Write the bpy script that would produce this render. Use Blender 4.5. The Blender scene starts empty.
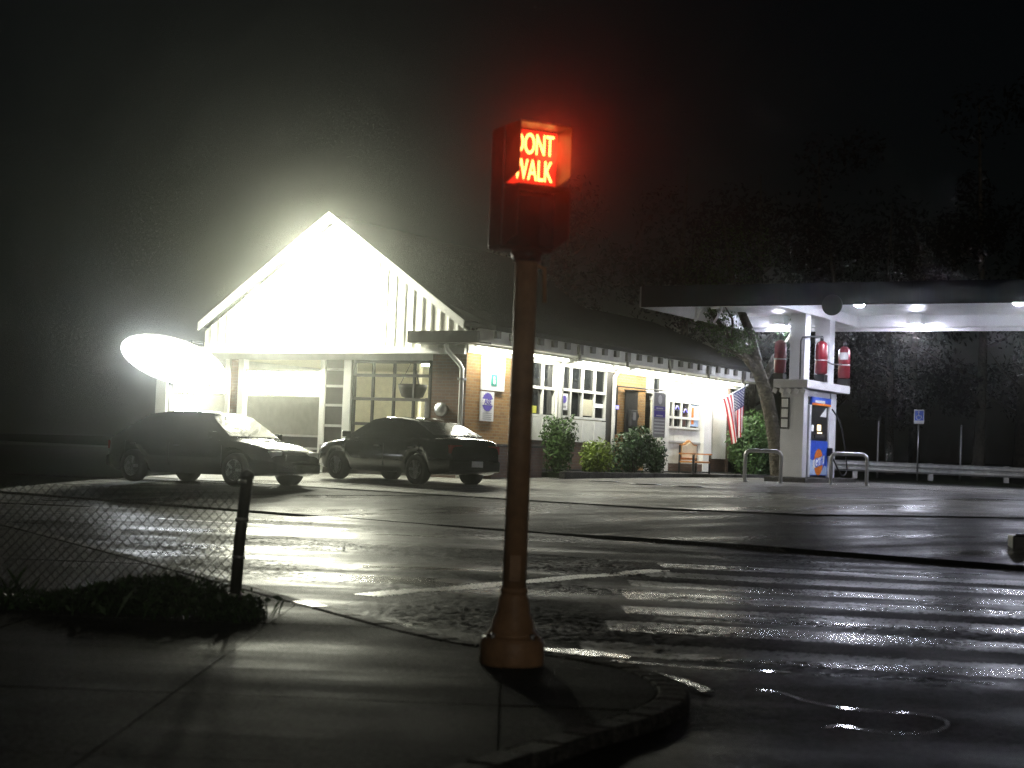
import bpy, bmesh, math, random
from mathutils import Vector, Matrix
R = math.radians
rnd = random.Random(7)
SC = bpy.context.scene
COL = SC.collection

# ------------------------------------------------------------------ camera
cam_d = bpy.data.cameras.new('camera'); cam = bpy.data.objects.new('camera', cam_d); COL.objects.link(cam)
CAM_H = 1.23
F_PX = 1620.0
cam_d.sensor_width = 36.0; cam_d.lens = 36.0 * F_PX / 1024.0
cam_d.clip_start = 0.05; cam_d.clip_end = 600
pitch = math.atan((450 - 384) / F_PX)
cam.matrix_world = Matrix.Translation((0, 0, CAM_H)) @ Matrix.Rotation(R(90) + pitch, 4, 'X') @ Matrix.Rotation(R(2.2), 4, 'Z')
cam_d.dof.use_dof = True; cam_d.dof.focus_distance = 34.0
cam_d.dof.aperture_fstop = (cam_d.lens / 1000) / 0.020
SC.camera = cam

# ------------------------------------------------------------------ sky (night), exposure, render settings
W = bpy.data.worlds.new('World'); SC.world = W; W.use_nodes = True
wn = W.node_tree.nodes; wl = W.node_tree.links
sky = wn.new('ShaderNodeTexSky'); sky.sky_type = 'NISHITA'; sky.sun_disc = False
sky.sun_elevation = R(12.0); sky.sun_rotation = R(170)
wn['Background'].inputs['Strength'].default_value = 0.0004
wl.new(sky.outputs[0], wn['Background'].inputs['Color'])
sun_d = bpy.data.lights.new('fill_sun', 'SUN'); sun_d.energy = 0.13; sun_d.angle = R(0.5); sun_d.color = (1.0, 0.93, 0.82)  # added dim fill from behind the camera, lifts the near sides
sun = bpy.data.objects.new('fill_sun', sun_d); COL.objects.link(sun)
sun.rotation_euler = Vector((-.19 * math.cos(R(12)), .98 * math.cos(R(12)), -math.sin(R(12)))).to_track_quat('-Z', 'Y').to_euler()
SC.view_settings.view_transform = 'Standard'; SC.view_settings.look = 'None'
SC.view_settings.exposure = 0.0; SC.view_settings.gamma = 1.0
cy = SC.cycles
cy.use_denoising = True
try: cy.denoiser = 'OPENIMAGEDENOISE'
except Exception: pass
cy.denoising_input_passes = 'RGB_ALBEDO_NORMAL'; cy.denoising_prefilter = 'NONE'
cy.max_bounces = 6; cy.diffuse_bounces = 2; cy.glossy_bounces = 3; cy.transmission_bounces = 4
cy.volume_bounces = 0; cy.transparent_max_bounces = 8
cy.sample_clamp_indirect = 4.0; cy.caustics_reflective = False; cy.caustics_refractive = False

# ------------------------------------------------------------------ materials
def nm(name):
    m = bpy.data.materials.new(name); m.use_nodes = True
    nt = m.node_tree; return m, nt, nt.nodes, nt.links, nt.nodes['Principled BSDF']

def coords(N, L, rot=0.0, scale=(1, 1, 1)):
    tc = N.new('ShaderNodeTexCoord'); mp = N.new('ShaderNodeMapping')
    mp.inputs['Rotation'].default_value = (0, 0, rot); mp.inputs['Scale'].default_value = scale
    L.new(tc.outputs['Object'], mp.inputs['Vector']); return mp.outputs['Vector']

def noise(N, L, vec, scale, detail=4, rough=0.55):
    n = N.new('ShaderNodeTexNoise'); n.inputs['Scale'].default_value = scale
    n.inputs['Detail'].default_value = detail; n.inputs['Roughness'].default_value = rough
    L.new(vec, n.inputs['Vector']); return n.outputs['Fac']

def ramp(N, L, fac, stops):
    r = N.new('ShaderNodeValToRGB'); e = r.color_ramp.elements
    while len(e) < len(stops): e.new(0.5)
    for i, (p, c) in enumerate(stops):
        e[i].position = p; e[i].color = (c, c, c, 1) if not hasattr(c, '__len__') else (*c, 1)
    L.new(fac, r.inputs['Fac']); return r.outputs['Color']

def math_node(N, L, op, a, b):
    m = N.new('ShaderNodeMath'); m.operation = op
    for i, v in enumerate((a, b)):
        if isinstance(v, (int, float)): m.inputs[i].default_value = v
        else: L.new(v, m.inputs[i])
    return m.outputs[0]

def bump(N, L, B, h, dist, strength=1.0, prev=None):
    b = N.new('ShaderNodeBump'); b.inputs['Distance'].default_value = dist; b.inputs['Strength'].default_value = strength
    L.new(h, b.inputs['Height'])
    if prev is not None: L.new(prev, b.inputs['Normal'])
    L.new(b.outputs[0], B.inputs['Normal']); return b.outputs[0]

def mat(name, c, rough=0.6, metal=0.0, var=0.18, scale=6.0, bmp=0.0, bscale=40.0, spec=0.5, coat=0.0):
    m, nt, N, L, B = nm(name)
    v = coords(N, L)
    f = noise(N, L, v, scale)
    lo = tuple(max(0, x * (1 - var)) for x in c); hi = tuple(min(1, x * (1 + var)) for x in c)
    L.new(ramp(N, L, f, [(0.3, lo), (0.7, hi)]), B.inputs['Base Color'])
    L.new(ramp(N, L, noise(N, L, v, scale * 2.3), [(0.3, max(0.03, rough - 0.08)), (0.75, min(1, rough + 0.1))]), B.inputs['Roughness'])
    B.inputs['Metallic'].default_value = metal; B.inputs['Specular IOR Level'].default_value = spec
    B.inputs['Coat Weight'].default_value = coat
    if bmp: bump(N, L, B, noise(N, L, v, bscale, 3), bmp)
    return m

def emit(name, c, s, base=(0.8, 0.8, 0.8), sampled=False):
    m, nt, N, L, B = nm(name)
    B.inputs['Base Color'].default_value = (*base, 1); B.inputs['Roughness'].default_value = 0.4
    B.inputs['Emission Color'].default_value = (*c, 1); B.inputs['Emission Strength'].default_value = s
    m.cycles.emission_sampling = 'AUTO' if sampled else 'NONE'
    return m

def brick_mat(name, c1, c2, mortar, rough=0.75, axis='XZ', scale=1.0):
    m, nt, N, L, B = nm(name)
    tc = N.new('ShaderNodeTexCoord'); sx = N.new('ShaderNodeSeparateXYZ'); cx = N.new('ShaderNodeCombineXYZ')
    L.new(tc.outputs['Object'], sx.inputs[0])
    L.new(math_node(N, L, 'ADD', sx.outputs[0], sx.outputs[1]), cx.inputs[0]); L.new(sx.outputs[2], cx.inputs[1])
    b = N.new('ShaderNodeTexBrick'); L.new(cx.outputs[0], b.inputs['Vector'])
    b.inputs['Scale'].default_value = scale; b.inputs['Brick Width'].default_value = 0.21; b.inputs['Row Height'].default_value = 0.073
    b.inputs['Mortar Size'].default_value = 0.007; b.inputs['Bias'].default_value = 0.0
    b.inputs['Color1'].default_value = (*c1, 1); b.inputs['Color2'].default_value = (*c2, 1); b.inputs['Mortar'].default_value = (*mortar, 1)
    mx = N.new('ShaderNodeMixRGB'); mx.blend_type = 'MULTIPLY'; mx.inputs[0].default_value = 0.7
    L.new(b.outputs['Color'], mx.inputs[1])
    L.new(ramp(N, L, noise(N, L, tc.outputs['Object'], 1.6), [(0.3, 0.6), (0.7, 1.0)]), mx.inputs[2])
    L.new(mx.outputs[0], B.inputs['Base Color']); B.inputs['Roughness'].default_value = rough
    inv = math_node(N, L, 'SUBTRACT', 1.0, b.outputs['Fac'])
    bump(N, L, B, inv, 0.01)
    return m

ROAD_ROT = math.atan2(-0.616, 0.79)
def wet_mat(name, c, wet=0.5, tint=(1, 1, 1), agg=0.004, wave=0.006, spec=0.009, rlo=0.16, rhi=0.5):
    """wet paving: dark when soaked, patchy gloss, coarse aggregate and shallow ruts along the street"""
    m, nt, N, L, B = nm(name)
    v = coords(N, L)
    vr = coords(N, L, -ROAD_ROT, (0.10, 1.0, 1.0))
    big = noise(N, L, v, 0.45, 4); med = noise(N, L, v, 2.2, 5); fine = noise(N, L, v, 34.0, 4, 0.8)
    rut = noise(N, L, vr, 0.9, 3); rut2 = noise(N, L, vr, 2.6, 3)
    lo = tuple(c * 0.6 * t for t in tint); hi = tuple(c * 1.35 * t for t in tint)
    mx = N.new('ShaderNodeMixRGB'); mx.blend_type = 'MULTIPLY'; mx.inputs[0].default_value = 1.0
    L.new(ramp(N, L, med, [(0.3, lo), (0.7, hi)]), mx.inputs[1])
    L.new(ramp(N, L, fine, [(0.35, 0.3), (0.65, 1.7)]), mx.inputs[2])
    L.new(mx.outputs[0], B.inputs['Base Color'])
    w = math_node(N, L, 'ADD', math_node(N, L, 'MULTIPLY', big, 0.45), math_node(N, L, 'MULTIPLY', rut, 0.55))
    L.new(ramp(N, L, w, [(wet - 0.10, rhi), (wet + 0.10, rlo)]), B.inputs['Roughness'])
    B.inputs['Specular IOR Level'].default_value = spec
    # aggregate stands out where it is drier, water smooths the low wheel tracks
    amp = ramp(N, L, w, [(wet - 0.12, 1.0), (wet + 0.12, 0.35)])
    h1 = math_node(N, L, 'MULTIPLY', fine, amp)
    n1 = bump(N, L, B, rut2, wave)
    n2 = bump(N, L, B, rut, wave * 2.2, 1.0, n1)
    n3 = bump(N, L, B, h1, agg, 1.0, n2)
    return m

M = {}
M['asphalt'] = wet_mat('wet_asphalt', 0.035, 0.54)
M['apron'] = wet_mat('wet_apron_asphalt', 0.075, 0.52, (1, 1, 0.97), agg=0.0035, wave=0.012, spec=.004)
M['concrete'] = wet_mat('wet_concrete', 0.20, 0.52, (1, 0.98, 0.90), agg=0.002, wave=0.008, rlo=0.22, rhi=0.55, spec=.018)
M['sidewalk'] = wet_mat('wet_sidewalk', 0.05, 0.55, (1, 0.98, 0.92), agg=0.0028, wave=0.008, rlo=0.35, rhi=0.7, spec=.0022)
M['kerb'] = wet_mat('wet_kerb_stone', 0.075, 0.55, (1, 0.98, 0.92), agg=0.002, wave=0.004, rlo=0.4, rhi=0.7, spec=.006)
M['grass'] = mat('dark_grass', (0.018, 0.026, 0.012), 0.9, var=0.4, scale=3, bmp=0.02, spec=0.05)
M['paint'] = mat('road_paint', (0.75, 0.75, 0.70), 0.3, var=0.2, scale=14, bmp=0.002, bscale=60, spec=.8)
M['water'] = mat('standing_water', (0.01, 0.01, 0.01), 0.10, var=0.1, scale=5, bmp=0.004, bscale=9, spec=0.25)
M['wornpaint'] = wet_mat('worn_bar_paint', 0.10, 0.50, (1, 1, .97), agg=0.003, wave=0.004, rlo=0.10, rhi=0.45, spec=.12)
M['tar'] = mat('tar_seal', (0.012, 0.012, 0.012), 0.10, var=0.1, scale=8)
M['white'] = mat('white_paint', (0.80, 0.80, 0.76), 0.5, var=0.05, scale=3, bmp=0.001)
M['whitewood'] = mat('white_board', (0.76, 0.76, 0.70), 0.55, var=0.07, scale=5, bmp=0.002, bscale=20)
M['greyw'] = mat('grey_fascia', (0.42, 0.42, 0.40), 0.6, var=0.12, scale=4)
M['cream'] = mat('cream_plaster', (0.62, 0.58, 0.42), 0.7, var=0.1)
M['dark'] = mat('dark_metal', (0.03, 0.03, 0.032), 0.45)
M['darkwood'] = mat('dark_trim', (0.045, 0.04, 0.035), 0.6)
M['roof'] = mat('dark_shingle', (0.02, 0.02, 0.022), 0.9, var=0.3, scale=12, bmp=0.01, spec=0.05)
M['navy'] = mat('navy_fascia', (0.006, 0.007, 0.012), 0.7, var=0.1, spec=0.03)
M['canopyw'] = mat('canopy_white', (0.66, 0.66, 0.68), 0.45, var=0.06, scale=2)
M['steel'] = mat('galvanised_steel', (0.50, 0.50, 0.50), 0.35, 0.9, var=0.12)
M['guard'] = mat('guardrail_steel', (0.48, 0.48, 0.47), 0.5, 0.3, var=0.2)
M['wire'] = mat('fence_wire', (0.10, 0.10, 0.095), 0.5, 0.5)
M['post'] = mat('fence_post', (0.06, 0.06, 0.055), 0.55, 0.4)
M['polep'] = mat('pole_paint', (0.46, 0.26, 0.13), 0.5, var=0.25, scale=9, bmp=0.002)
M['housing'] = mat('signal_housing_paint', (0.035, 0.018, 0.015), 0.45)
M['visor'] = mat('visor_paint', (0.13, 0.055, 0.045), 0.4)
M['black'] = mat('black_paint', (0.012, 0.012, 0.012), 0.4)
M['brick'] = brick_mat('tan_brick', (0.38, 0.20, 0.05), (0.27, 0.13, 0.035), (0.34, 0.27, 0.14))
M['brickd'] = brick_mat('brown_brick', (0.16, 0.085, 0.05), (0.11, 0.06, 0.04), (0.14, 0.12, 0.10))
M['glassd'] = mat('dark_glass', (0.012, 0.014, 0.016), 0.06, var=0.05, spec=0.6)
M['red'] = mat('red_cylinder', (0.20, 0.010, 0.020), 0.35, coat=0.4)
M['label'] = mat('paper_label', (0.75, 0.75, 0.74), 0.6, var=0.04)
M['blue'] = mat('blue_print', (0.03, 0.10, 0.55), 0.4, var=0.15)
M['bluel'] = mat('pale_blue_print', (0.45, 0.6, 0.85), 0.4, var=0.2)
M['orange'] = mat('orange_print', (0.85, 0.22, 0.02), 0.4, var=0.1)
M['purple'] = mat('purple_print', (0.10, 0.07, 0.42), 0.5, var=0.08)
M['green'] = mat('green_print', (0.02, 0.32, 0.26), 0.5, var=0.08)
M['yellow'] = mat('yellow_paper', (0.62, 0.60, 0.08), 0.6, var=0.05)
M['greyprint'] = mat('grey_print', (0.33, 0.33, 0.33), 0.6, var=0.05)
M['wood'] = mat('orange_wood', (0.46, 0.20, 0.045), 0.4, var=0.25, scale=14)
M['cushion'] = mat('cream_cushion', (0.72, 0.66, 0.48), 0.8, var=0.1)
M['bark'] = mat('bark', (0.075, 0.068, 0.052), 0.9, var=0.55, scale=7, bmp=0.09, bscale=11, spec=0.15)
M['flagred'] = mat('flag_red', (0.50, 0.02, 0.03), 0.7, var=0.06)
M['flagwhite'] = mat('flag_white', (0.80, 0.79, 0.76), 0.7, var=0.04)
M['flagblue'] = mat('flag_blue', (0.015, 0.02, 0.10), 0.7, var=0.06)
M['carblack'] = mat('dark_car_paint', (0.010, 0.012, 0.011), 0.14, var=0.1, coat=1.0)
M['cargrey'] = mat('charcoal_car_paint', (0.018, 0.018, 0.017), 0.18, var=0.1, coat=1.0)
M['rubber'] = mat('rubber', (0.015, 0.015, 0.015), 0.7)
M['rim'] = mat('alloy', (0.30, 0.30, 0.31), 0.35, 0.8)
M['lamp_red'] = mat('red_lens', (0.20, 0.01, 0.01), 0.15)
M['lamp_clear'] = mat('clear_lens', (0.55, 0.55, 0.55), 0.1)
M['plate'] = mat('number_plate', (0.6, 0.6, 0.62), 0.4)
M['hose'] = mat('black_hose', (0.012, 0.012, 0.013), 0.4)

def leaf_mat(name, c, spec=0.3):
    m, nt, N, L, B = nm(name)
    oi = N.new('ShaderNodeNewGeometry')
    L.new(ramp(N, L, oi.outputs['Random Per Island'], [(0.0, tuple(x * 0.5 for x in c)), (1.0, tuple(x * 1.5 for x in c))]), B.inputs['Base Color'])
    B.inputs['Roughness'].default_value = 0.5; B.inputs['Specular IOR Level'].default_value = spec
    return m
M['leafdark'] = leaf_mat('dark_leaf', (0.032, 0.068, 0.022))
M['leafmid'] = leaf_mat('mid_leaf', (0.060, 0.12, 0.030))
M['leafyellow'] = leaf_mat('yellow_green_leaf', (0.16, 0.23, 0.03))
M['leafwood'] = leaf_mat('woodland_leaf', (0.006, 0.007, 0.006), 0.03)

GARAGE = (1.0, 1.0, 0.80); COOL = (0.80, 0.83, 1.0)
M['tube'] = emit('tube_glow', GARAGE, 14.0)
M['floodface'] = emit('flood_glow', GARAGE, 60.0)
M['cooltube'] = emit('cool_lamp_glow', COOL, 220.0)
M['glareface'] = emit('glare_oval_glow', (0.90, 0.95, 1.0), 30.0)
M['letter'] = emit('signal_letter_glow', (1.0, 0.40, 0.09), 6.0)
M['backlit'] = emit('signal_panel_glow', (1.0, 0.03, 0.012), 1.1, base=(0.05, 0.0, 0.0))
M['pump_screen'] = emit('pump_screen_glow', (1.0, 0.72, 0.30), 2.0)
M['pump_screen_white'] = emit('pump_readout_glow', (0.9, 0.95, 1.0), 0.5)
M['blueled'] = emit('blue_sign_glow', (0.12, 0.10, 1.0), 1.6)
M['innerstrip'] = emit('indoor_strip_glow', (1, 0.98, 0.9), 2.0)

# ------------------------------------------------------------------ mesh helpers
class MB:
    def __init__(self): self.bm = bmesh.new()
    def quadmesh(self, vs, fs, mi=0):
        v = [self.bm.verts.new(p) for p in vs]
        for f in fs:
            try:
                fc = self.bm.faces.new([v[i] for i in f]); fc.material_index = mi
            except ValueError: pass
        return self
    def box(self, x0, x1, y0, y1, z0, z1, mi=0, T=None):
        ps = [Vector((x, y, z)) for z in (z0, z1) for y in (y0, y1) for x in (x0, x1)]
        if T: ps = [T @ p for p in ps]
        return self.quadmesh(ps, [(0, 2, 3, 1), (4, 5, 7, 6), (0, 1, 5, 4), (2, 6, 7, 3), (0, 4, 6, 2), (1, 3, 7, 5)], mi)
    def prism(self, poly, z0, z1, mi=0, T=None):
        n = len(poly)
        ps = [Vector((p[0], p[1], z0)) for p in poly] + [Vector((p[0], p[1], z1)) for p in poly]
        if T: ps = [T @ p for p in ps]
        fs = [tuple(range(n - 1, -1, -1)), tuple(range(n, 2 * n))] + [(i, (i + 1) % n, n + (i + 1) % n, n + i) for i in range(n)]
        return self.quadmesh(ps, fs, mi)
    def tube(self, pts, rs, seg=10, mi=0, caps=True):
        pts = [Vector(p) for p in pts]
        if not hasattr(rs, '__len__'): rs = [rs] * len(pts)
        rings = []; up = None
        for i, p in enumerate(pts):
            t = (pts[min(i + 1, len(pts) - 1)] - pts[max(i - 1, 0)]).normalized()
            if up is None:
                up = Vector((0, 0, 1)) if abs(t.z) < 0.9 else Vector((1, 0, 0))
            a = (up - t * up.dot(t)).normalized(); b = t.cross(a); up = a
            rings.append([self.bm.verts.new(p + (a * math.cos(2 * math.pi * k / seg) + b * math.sin(2 * math.pi * k / seg)) * rs[i]) for k in range(seg)])
        for i in range(len(rings) - 1):
            for k in range(seg):
                f = self.bm.faces.new((rings[i][k], rings[i][(k + 1) % seg], rings[i + 1][(k + 1) % seg], rings[i + 1][k])); f.material_index = mi; f.smooth = True
        if caps:
            self.bm.faces.new(rings[0][::-1]).material_index = mi; self.bm.faces.new(rings[-1]).material_index = mi
        return self
    def lathe(self, prof, seg=24, mi=0, T=None, smooth=True):
        T = T or Matrix(); rings = []
        for r, z in prof:
            rings.append([self.bm.verts.new(T @ Vector((r * math.cos(2 * math.pi * k / seg), r * math.sin(2 * math.pi * k / seg), z))) for k in range(seg)])
        for i in range(len(rings) - 1):
            for k in range(seg):
                f = self.bm.faces.new((rings[i][k], rings[i][(k + 1) % seg], rings[i + 1][(k + 1) % seg], rings[i + 1][k])); f.material_index = mi; f.smooth = smooth
        self.bm.faces.new(rings[0][::-1]).material_index = mi; self.bm.faces.new(rings[-1]).material_index = mi
        return self
    def build(self, name, m, parent=None, loc=None, bevel=0.0, recalc=True):
        if recalc: bmesh.ops.recalc_face_normals(self.bm, faces=self.bm.faces[:])
        if bevel:
            es = [e for e in self.bm.edges if len(e.link_faces) == 2 and e.calc_face_angle(0) > 0.6]
            bmesh.ops.bevel(self.bm, geom=es, offset=bevel, segments=2, affect='EDGES', profile=0.5)
        me = bpy.data.meshes.new(name); self.bm.to_mesh(me); self.bm.free()
        for x in (m if isinstance(m, (list, tuple)) else [m]): me.materials.append(x)
        o = bpy.data.objects.new(name, me); COL.objects.link(o)
        if parent: o.parent = parent
        if loc: o.location = loc
        return o

def tag(o, label=None, cat=None, group=None, kind=None):
    if label: o['label'] = label
    if cat: o['category'] = cat
    if group: o['group'] = group
    if kind: o['kind'] = kind
    return o
def thing(name, label, cat, loc=(0, 0, 0), rz=0.0, group=None):
    o = bpy.data.objects.new(name, None); COL.objects.link(o); o.empty_display_size = 0.2
    o.location = loc; o.rotation_euler = (0, 0, rz); return tag(o, label, cat, group)
def copy_tree(o, parent=None):
    c = o.copy(); COL.objects.link(c)
    if parent: c.parent = parent
    for ch in list(o.children): copy_tree(ch, c)
    return c
def boxpart(name, m, parent, x0, x1, y0, y1, z0, z1, bevel=0.0, label=None):
    o = MB().box(x0, x1, y0, y1, z0, z1).build(name, m, parent, bevel=bevel)
    if label: o['label'] = label
    return o
def text_mesh(name, s, size, m, parent, T, depth=0.004, sx=1.0, bold=0.0):
    cu = bpy.data.curves.new(name, 'FONT'); cu.body = s; cu.size = size; cu.extrude = depth; cu.align_x = 'CENTER'; cu.align_y = 'CENTER'; cu.offset = bold
    t = bpy.data.objects.new(name + '_tmp', cu); COL.objects.link(t)
    dg = bpy.context.evaluated_depsgraph_get(); me = bpy.data.meshes.new_from_object(t.evaluated_get(dg))
    bpy.data.objects.remove(t); bpy.data.curves.remove(cu)
    me.transform(T @ Matrix.Diagonal((sx, 1, 1, 1)))
    me.materials.clear(); me.materials.append(m)
    o = bpy.data.objects.new(name, me); COL.objects.link(o); o.parent = parent; return o
def lamp(kind, name, parent, loc, energy, color, rot=(0, 0, 0), **kw):
    d = bpy.data.lights.new(name, kind); d.energy = energy; d.color = color
    for k, v in kw.items(): setattr(d, k, v)
    o = bpy.data.objects.new(name, d); COL.objects.link(o); o.parent = parent; o.location = loc; o.rotation_euler = rot; return o
def leaves(n, shape, size, seed, mi=0):
    """n small leaf quads; shape(rng) gives a centre and an outward direction"""
    rg = random.Random(seed); vs = []; fs = []
    for i in range(n):
        p, d = shape(rg)
        nrm = (Vector(d) + Vector((rg.gauss(0, .7), rg.gauss(0, .7), rg.gauss(0.2, .7)))).normalized()
        a = nrm.orthogonal().normalized(); a = Matrix.Rotation(rg.uniform(0, 6.28), 3, nrm) @ a; b = nrm.cross(a)
        s = size * rg.uniform(.6, 1.4); p = Vector(p)
        k = len(vs); vs += [p - a * s, p + b * s * .42, p + a * s, p - b * s * .42]; fs.append((k, k + 1, k + 2, k + 3))
    return vs, fs
def foliage(name, n, shape, size, seed, m, parent):
    vs, fs = leaves(n, shape, size, seed)
    me = bpy.data.meshes.new(name); me.from_pydata([tuple(v) for v in vs], [], fs); me.materials.append(m)
    o = bpy.data.objects.new(name, me); COL.objects.link(o); o.parent = parent; return o
def clip_poly(poly, x0, x1, y0, y1):
    for ax, lim, sgn in ((0, x0, 1), (0, x1, -1), (1, y0, 1), (1, y1, -1)):
        out = []
        for i in range(len(poly)):
            a, b = poly[i], poly[(i + 1) % len(poly)]
            da, db = sgn * (a[ax] - lim), sgn * (b[ax] - lim)
            if da >= 0: out.append(a)
            if (da >= 0) != (db >= 0):
                t = da / (da - db); out.append((a[0] + (b[0] - a[0]) * t, a[1] + (b[1] - a[1]) * t))
        poly = out
        if len(poly) < 3: return []
    return poly

# ------------------------------------------------------------------ ground
E0 = Vector((2.11, 23.1)); RD = Vector((0.79, -0.616)).normalized(); ND = Vector((0.616, 0.79)).normalized()
def rt(x, y):
    p = Vector((x, y)) - E0; return p.dot(RD), p.dot(ND)
def xy(r, t):
    p = E0 + RD * r + ND * t; return p.x, p.y
def gz(x, y):
    r, t = rt(x, y)
    return 0.0 if t <= 0 else 0.66 * (1 - math.exp(-t / 6.0))
def lipz(x, y):
    r, t = rt(x, y); k = min(1, max(0, (r + 2.5) / 3.5)); k = k * k * (3 - 2 * k)
    return 0.018 + 0.05 * k
def sheet(name, m, r0, r1, nr, t0, t1, nt, zf, skirt=0.0):
    vs = []; fs = []
    for j in range(nt + 1):
        for i in range(nr + 1):
            x, y = xy(r0 + (r1 - r0) * i / nr, t0 + (t1 - t0) * j / nt); vs.append((x, y, zf(x, y)))
    for j in range(nt):
        for i in range(nr):
            a = j * (nr + 1) + i; fs.append((a, a + 1, a + nr + 2, a + nr + 1))
    me = bpy.data.meshes.new(name); me.from_pydata(vs, [], fs); me.materials.append(m)
    for p in me.polygons: p.use_smooth = True
    o = bpy.data.objects.new(name, me); COL.objects.link(o); tag(o, kind='structure'); return o
sheet('ground', M['grass'], -150, 150, 10, -150, 150, 10, lambda x, y: -0.35)
sheet('road', M['asphalt'], -70, 60, 130, -40, 0.35, 60, lambda x, y: -0.03)
sheet('apron', M['apron'], -16, 70, 44, 0, 30, 40, lambda x, y: lipz(x, y) - .004 + gz(x, y))
sheet('verge', M['grass'], -100, 110, 20, 30, 120, 10, lambda x, y: 0.70 + 0.01 * (rt(x, y)[1] - 30))
# the stretch of street in view: coarse wet asphalt with shallow ruts, worn crossing bars and a stop line
import numpy as np
ng = np.random.default_rng(11)
PR0, PR1, PT0, PT1, RES = -6.5, 11.0, -14.6, 0.05, 0.023
nr_, nt_ = int((PR1 - PR0) / RES), int((PT1 - PT0) / RES)
gr_, gt_ = np.meshgrid(np.linspace(PR0, PR1, nr_ + 1), np.linspace(PT0, PT1, nt_ + 1))
def smooth_noise(cell, aniso=1.0):
    a, b = int((PT1 - PT0) / cell) + 3, int((PR1 - PR0) / (cell * aniso)) + 3
    n = ng.normal(size=(a, b)); u = (gt_ - PT0) / cell; v = (gr_ - PR0) / (cell * aniso)
    i, j = u.astype(int), v.astype(int); fu, fv = u - i, v - j
    fu = fu * fu * (3 - 2 * fu); fv = fv * fv * (3 - 2 * fv)
    return (n[i, j] * (1 - fu) + n[i + 1, j] * fu) * (1 - fv) + (n[i, j + 1] * (1 - fu) + n[i + 1, j + 1] * fu) * fv
wx_ = E0.x + RD.x * gr_ + ND.x * gt_; wy_ = E0.y + RD.y * gr_ + ND.y * gt_
qq = .17 * wx_ + .985 * wy_
big_, mid_, blot = smooth_noise(1.1, 2.5), smooth_noise(.30, 1.6), smooth_noise(.5)
wetm = np.clip(.5 + .5 * smooth_noise(.8, 3.0), .25, 1.0)
hz_ = .0042 * np.sin(2 * np.pi * (qq - 10.35) / 1.32 + .5 * big_) + .0045 * big_ + .0016 * mid_ + wetm * (.0030 * ng.normal(size=gr_.shape) + .0016 * smooth_noise(.06))
fi = np.arange(nt_ * (nr_ + 1)).reshape(nt_, nr_ + 1)[:, :-1]
fa_ = np.stack([fi, fi + 1, fi + nr_ + 2, fi + nr_ + 1], -1).reshape(-1, 4)
cxx, cyy_ = wx_[:-1, :-1], wy_[:-1, :-1]; cq = qq[:-1, :-1]
mi_ = np.zeros((nt_, nr_), dtype=np.int32)
wear = blot[:-1, :-1] * .45 + ng.normal(size=(nt_, nr_)) * .55
for k in range(7):
    d0 = 10.35 + 1.32 * k; xl = .42 + (d0 - 9.9) * .15 + ng.uniform(-.12, .12)
    dd = np.abs(cq - (.17 * xl + .985 * d0)) + ng.normal(size=(nt_, nr_)) * .02
    mi_[(dd < .30) & (cxx > xl) & (cxx < xl + 6.5) & (wear < .75)] = 1
def paint_line(p, q, w, thr):
    p, q = np.array(p), np.array(q); L_ = np.linalg.norm(q - p); e = (q - p) / L_
    al = (cxx - p[0]) * e[0] + (cyy_ - p[1]) * e[1]; ac = np.abs((cxx - p[0]) * -e[1] + (cyy_ - p[1]) * e[0]) + ng.normal(size=(nt_, nr_)) * .008
    mi_[(al > 0) & (al < L_) & (ac < w / 2) & (wear < thr)] = 2
paint_line((-1.15, 13.3), (1.66, 17.5), .24, 1.0)
paint_line((-6.5, 24.75), (-2.3, 23.3), .13, .8)
flat = np.zeros_like(hz_); flat[:-1, :-1] = np.where(mi_ == 2, .85, np.where(mi_ == 1, .45, 0))
base_h = .0042 * np.sin(2 * np.pi * (qq - 10.35) / 1.32 + .5 * big_) + .0045 * big_
hz_ = hz_ * (1 - flat) + (base_h + .0025) * flat
co_ = np.stack([wx_, wy_, hz_], -1).reshape(-1, 3)
pm = bpy.data.meshes.new('road_surface'); nv, nf = len(co_), len(fa_)
pm.vertices.add(nv); pm.vertices.foreach_set('co', co_.astype(np.float32).ravel())
pm.loops.add(nf * 4); pm.loops.foreach_set('vertex_index', fa_.astype(np.int32).ravel())
pm.polygons.add(nf); pm.polygons.foreach_set('loop_start', np.arange(0, nf * 4, 4, dtype=np.int32))
pm.polygons.foreach_set('material_index', mi_.ravel()); pm.update(calc_edges=True)
for m_ in ('asphalt', 'wornpaint', 'paint'): pm.materials.append(M[m_])
tag(bpy.data.objects.new('road_surface', pm), kind='structure'); COL.objects.link(bpy.data.objects['road_surface'])
# apron lip along the street: low concrete edge pieces
lip = MB()
edge = tag(bpy.data.objects.new('apron_edge', None), kind='structure'); COL.objects.link(edge)
for i in range(26):
    r0 = -30 + i * 2.0
    ps = [xy(r0 + .02, -0.02), xy(r0 + 1.98, -0.02), xy(r0 + 1.98, .22), xy(r0 + .02, .22)]
    if i in (16, 17): continue
    MB().prism(ps, -0.05, lipz(*ps[0]) + rnd.uniform(-.008, .008)).build('edging_stone', M['apron'], edge, bevel=.012)
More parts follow.
